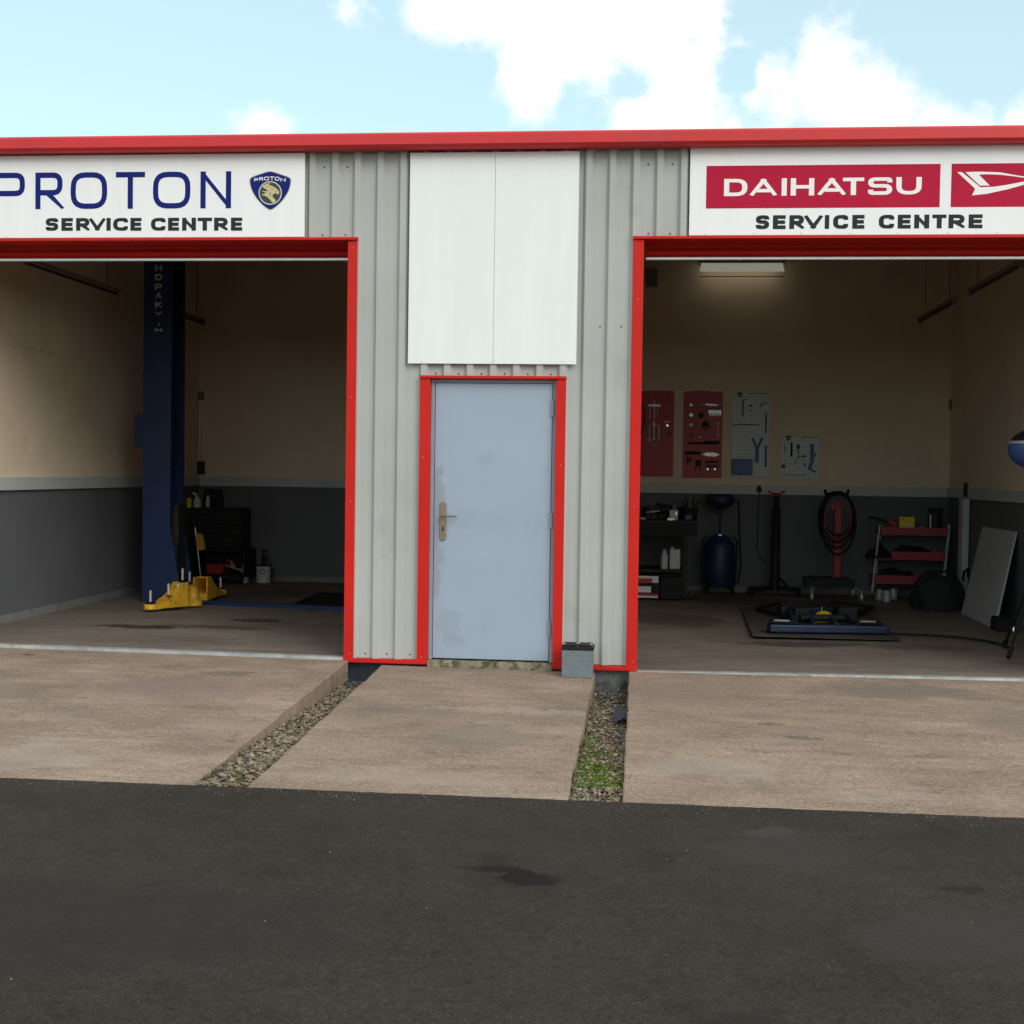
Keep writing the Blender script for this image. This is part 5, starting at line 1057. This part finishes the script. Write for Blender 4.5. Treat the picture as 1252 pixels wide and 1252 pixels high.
obj('handle', MB().tube([(p.x+.06, SY_+.14, q.z), (p.x+.06, SY_+.14, q.z+.02), (q.x-.06, SY_+.14, q.z+.02), (q.x-.06, SY_+.14, q.z)], .005, 6), M['black'], t)
p, q = on_y(1137, 646, SY_+.1), on_y(1153, 624, SY_+.1); t = thing('spray_gun_pot', 'dark upright canister with a pale strip on the top red tray', 'canister', ((p.x+q.x)/2, SY_+.18, tz[0]))
obj('canister_body', MB().lathe(((p.x+q.x)/2, SY_+.18, tz[0]), [(.085, 0), (.085, .03), (.07, q.z-tz[0]-.02)], 16), M['dark_steel'], t); obj('canister_lid', MB().lathe(((p.x+q.x)/2, SY_+.18, q.z-.0195), [(.09, 0), (.09, .045)], 16), M['black'], t); obj('pale_strip', MB().box(p.x-.008, p.x+.012, SY_+.09, SY_+.10, tz[0], q.z-.05), M['white_plastic'], t)
t = thing('caulking_gun', 'dark red and black gun tool across the left of the top tray', 'gun tool', on_y(1080, 640, SY_+.1))
obj('barrel', MB().tube([on_y(1062, 632, SY_+.1), on_y(1074, 634, SY_+.1)], .014, 8), M['black'], t); obj('gun_body', MB().beam(on_y(1074, 635, SY_+.1), on_y(1094, 641, SY_+.1), .05, .045), M['dark_steel'], t, bevel=.006); obj('red_grip', MB().beam(on_y(1087, 637, SY_+.06), on_y(1096, 643, SY_+.06), .03, .05), M['red_tool'], t, bevel=.006)
t = thing('small_tin', 'dull tin between the yellow case and the dark canister', 'tin', on_y(1127, 646, SY_+.15)); c = on_y(1127, 646, SY_+.15)
obj('tin_body', MB().lathe((c.x, SY_+.15, tz[0]), [(.035, 0), (.035, .075)], 14), M['dark_steel'], t); obj('tin_rim', MB().lathe((c.x, SY_+.15, tz[0]+.0755), [(.037, 0), (.037, .008)], 14), M['galv'], t)
def cloth_heap(name, label, cat, xs, y, zb, h, m, dy=.26, seed=0):
    a, b = on_y(xs[0], 680, y).x, on_y(xs[1], 680, y).x; n = 14; mb = MB(); vs = []
    for i in range(n+1):
        for j in range(8):
            u, v = i/n, j/7; e_ = max(0, math.sin(math.pi*u))**.5*max(0, math.sin(math.pi*v))**.5
            vs.append((a+(b-a)*u, y+dy*v, zb+.002+e_*h*(.55+.45*mnoise.noise((u*5+seed, v*3, seed)))*1.0))
    mb.add(vs, [(i*8+j, (i+1)*8+j, (i+1)*8+j+1, i*8+j+1) for i in range(n) for j in range(7)], 0, True)
    vb = [(a+(b-a)*i/n, y+dy*j/7, zb+.0015) for i in (0, n) for j in (0, 7)]
    mb.add(vb, [(0, 1, 3, 2)]); return tag(obj(name, mb, M[m], org=((a+b)/2, y, zb)), label, cat)
cloth_heap('cable_heap', 'heap of black cable on the middle red tray', 'cable', (1085, 1148), SY_+.04, tz[1], .24, 'rubber', seed=3)
cloth_heap('black_glove', 'black rubber bulk hanging over the left of the middle tray', 'rubber part', (1060, 1092), SY_-.02, tz[1], .26, 'rubber', dy=.2, seed=9)
cloth_heap('oily_parts', 'dark oily parts heaped on the bottom red tray', 'parts', (1073, 1125), SY_+.04, tz[2], .26, 'dark_steel', seed=5)
c = on_y(1089, 702, SY_+.03); tag(obj('bright_nut', MB().lathe((c.x, SY_+.05, tz[2]), [(.018, 0), (.018, .05)], 6), M['chrome'], org=(c.x, SY_+.05, tz[2])), 'bright steel socket on the bottom red tray', 'socket')
for i, (px, py) in enumerate(((1075, 734), (1084, 736), (1092, 733))):
    c = on_floor(px, py); t = thing('glass_jar', ('left', 'middle', 'right')[i]+' of three pale jars on the floor under the red trays', 'jar', c, 'pale jars under the red trays')
    obj('jar_body', MB().lathe(c, [(.045, 0.001), (.05, .02), (.05, .09), (.04, .11)], 14), M['galv'], t); obj('lid', MB().lathe(c, [(.043, .1105), (.043, .13)], 14), M['white_plastic' if i == 1 else 'galv'], t)

# black bag on the floor
a, b = on_floor(1122, 747), on_floor(1180, 746); mb = MB(); vs = []; n1, n2 = 22, 14; cxm = (a.x+b.x)/2; cy_ = a.y+.28; ztop = on_y(1150, 698, cy_-.1).z
for i in range(n1+1):
    th = math.pi*i/n1*.5
    for j in range(n2*2):
        ph = 2*math.pi*j/(n2*2); rr = math.cos(th)**.45; wob = 1+.22*mnoise.noise((math.cos(ph)*2.6, math.sin(ph)*2.6, th*3))+.08*mnoise.noise((math.cos(ph)*8, math.sin(ph)*8, th*9))
        vs.append((cxm+(b.x-a.x)*.52*rr*math.cos(ph)*wob, cy_+.27*rr*math.sin(ph)*wob, .002+ztop*math.sin(th)*(.86+.26*mnoise.noise((rr*math.cos(ph)*2.5, rr*math.sin(ph)*2.5, 7))+.08*mnoise.noise((rr*math.cos(ph)*7, rr*math.sin(ph)*7, 3)))))
N2 = n2*2
mb.add(vs, [(i*N2+j, i*N2+(j+1) % N2, (i+1)*N2+(j+1) % N2, (i+1)*N2+j) for i in range(n1) for j in range(N2)], 0, True)
BG = thing('black_bag', 'bulging black holdall on the floor in front of the red trays', 'bag', (cxm, cy_, 0)); obj('bag_body', mb, M['bag'], BG)
obj('strap', MB().tube([(b.x-.04, cy_-.1, ztop*.75), (b.x-.02, cy_-.05, ztop*.98), (b.x+.035, cy_, ztop*1.05), (b.x+.05, cy_+.05, ztop*.85)], .014, 8), M['rubber'], BG)
obj('strap', MB().tube([(cxm-.2, cy_-.2, ztop*.72), (cxm-.08, cy_-.18, ztop*1.0), (cxm+.1, cy_-.18, ztop*1.0), (cxm+.18, cy_-.2, ztop*.72)], .013, 8), M['rubber'], BG)

# white boxing up the right wall, leaning board, black box
p = at(1181, 612, 0, XR-.03); yy = p.y
T = thing('pipe_boxing', 'narrow white boxing running up the right wall to the rail', 'boxing', (XR, yy, 0))
obj('boxing', MB().box(XR-.09, XR-.016, yy-.12, yy+.06, .001, 1.215), M['rail'], T, bevel=.004); obj('cable_clip', MB().box(XR-.065, XR-.031, yy-.06, yy-.02, 1.24, 1.40), M['black'], T)
A = [Vector((3.40, 4.47, .001)), Vector((3.385, 3.10, .001)), Vector((XR-.035, 3.46, .93)), Vector((XR-.035, 4.72, .93))]
n_ = Vector((-.022, 0, .005)); vs = [v for v in A]+[v-n_ for v in A]
tag(obj('leaning_board', MB().hexa(vs), M['board_grey'], org=(3.5, 3.9, 0)), 'plain pale grey panel leaning against the right wall', 'panel')
p, q = on_floor(1218, 772), on_floor(1237, 772.5); t = thing('black_box', 'low black box on the floor beside the leaning panel', 'box', ((p.x+q.x)/2, p.y, 0))
obj('box_body', MB().box(p.x, q.x, p.y, p.y+.22, .001, .115), M['black'], t, bevel=.008); obj('box_lid', MB().box(p.x+.01, q.x-.01, p.y+.01, p.y+.21, .1155, .13), M['rubber'], t, bevel=.004)
c = on_floor(1240, 772.5); tag(obj('chrome_fitting', MB().lathe((c.x, c.y+.02, .001), [(.022, 0), (.022, .05), (.014, .055), (.014, .07)], 12), M['chrome'], org=(c.x, c.y, 0)), 'small bright fitting on the floor right of the black box', 'fitting')

# low blue scissor lift
mb = MB(); mb.slab([(1.0, 1.99), (2.30, 1.97), (2.42, 4.3), (1.08, 4.60)], .0005, .004); 
tag(obj('steel_floor_plate', mb, M['plate'], org=(1.7, 3.2, 0)), 'dark oily plate on the floor under the low blue lift', 'floor plate')
L2 = thing('scissor_lift', 'low blue portable scissor lift on the floor of the right bay', 'scissor lift', (1.75, 3.2, 0))
a, b = on_floor(938, 776), on_floor(1086, 778)
m = MB(); m.beam(Vector((a.x+.02, a.y+.1, .055)), Vector((b.x, b.y+.12, .05)), .16, .07); obj('side_rail', m, M['oily_blue'], L2, bevel=.012)
c_, d = on_floor(952, 752), on_floor(1026, 753)
m = MB(); m.beam(Vector((c_.x, c_.y, .055)), Vector((d.x, d.y, .055)), .22, .08); obj('side_rail', m, M['oily_blue'], L2, bevel=.012)
for f_ in (.12, .85):
    s0 = Vector((a.x+.02, a.y+.1, .1)).lerp(Vector((b.x, b.y+.12, .1)), f_); obj('top_pad', MB().box(s0.x-.12, s0.x+.12, s0.y-.06, s0.y+.06, .0985, .118), M['rubber'], L2, bevel=.004)
    obj('pad_plate', MB().box(s0.x-.08, s0.x+.06, s0.y-.04, s0.y+.04, .1185, .126), M['galv'], L2)
for xx in (1.45, 1.62, 1.82, 2.0):
    obj('scissor_link', MB().beam((xx-.03, a.y+.2, .06), (xx+.06, c_.y-.12, .06), .035, .07), M['oily_blue'], L2)
obj('cylinder', MB().tube([(1.52, 2.9, .08), (1.95, 3.0, .08)], .035, 12), M['dark_steel'], L2)
q = on_floor(1007, 762); obj('pump_unit', MB().lathe((q.x, q.y, .012), [(.10, 0), (.11, .03), (.07, .09), (.03, .11)], 14), M['yellow_box'], L2)
obj('valve_block', MB().box(q.x-.28, q.x-.14, q.y, q.y+.3, .012, .14), M['dark_steel'], L2, bevel=.01); obj('valve_block', MB().box(q.x+.16, q.x+.34, q.y+.1, q.y+.5, .012, .15), M['dark_steel'], L2, bevel=.01)
obj('bright_valve', MB().lathe((q.x+.02, q.y+.3, .012), [(.02, 0), (.02, .12)], 10), M['chrome'], L2)
for tri in (((926, 748), (952, 741)), ((926, 748), (965, 759)), ((1067, 746), (1018, 740)), ((1067, 746), (1040, 758))):
    s0, s1 = on_floor(*tri[0]), on_floor(*tri[1]); obj('swing_bar', MB().beam(s0+Vector((0, 0, .035)), s1+Vector((0, 0, .035)), .05, .03), M['black'], L2)
hp = [on_floor(*v) for v in ((1085, 776), (1105, 777), (1140, 778.5), (1175, 781), (1205, 785), (1225, 789.5), (1238, 795))]
tag(obj('air_hose', MB().tube([(v.x, v.y, .012) for v in hp], .011, 8), M['rubber'], org=(hp[0].x, hp[0].y, 0)), 'black hose snaking over the floor from the low blue lift', 'hose')

# stand at the right edge with blue rounded head
ft = on_floor(1233, 806); SX, SYY = ft.x+.36, ft.y+.35
ST_ = thing('lamp_stand', 'blue rounded lamp head with black cap on a dark tripod at the right edge', 'stand', (SX, SYY, 0))
hc = on_y(1262, 549, SYY)
SX = hc.x
for ang in (225, 345, 100):
    e_ = (ft if ang == 225 else Vector((SX+.42*math.cos(R(ang)), SYY+.42*math.sin(R(ang)), 0)))
    lg = obj('leg', MB().tube([Vector((e_.x, e_.y, .02)), (SX, SYY, .55)], .013, 8), M['black'], ST_); obj('foot', MB().tube([Vector((e_.x, e_.y, .012)), Vector((e_.x, e_.y, .012)).lerp(Vector((SX, SYY, .55)), .10)], .02, 8), M['rubber'], lg)
obj('pole', MB().tube([(SX, SYY, .5), (SX, SYY, hc.z-.17)], .017, 10), M['dark_steel'], ST_)
def dome(c, r_, z0, z1, squash=.85):
    prof = []
    for k in range(13):
        z = z0+(z1-z0)*k/12; q_ = 1-(z/r_/squash)**2; prof.append((r_*math.sqrt(max(q_, .0004)), z))
    return MB().lathe(c, prof, 24)
rh = 27/px_at(SYY)
obj('blue_shell', dome(hc, rh, -rh*.84, rh*.22), M['tool_blue'], ST_); obj('bright_band', dome(hc, rh*1.015, rh*.2205, rh*.34), M['alu'], ST_); obj('black_cap', dome(hc, rh, rh*.3405, rh*.84), M['black'], ST_)

print('objects', len(bpy.data.objects), 'tris', sum(len(o.data.polygons) for o in bpy.data.objects if o.type == 'MESH'))
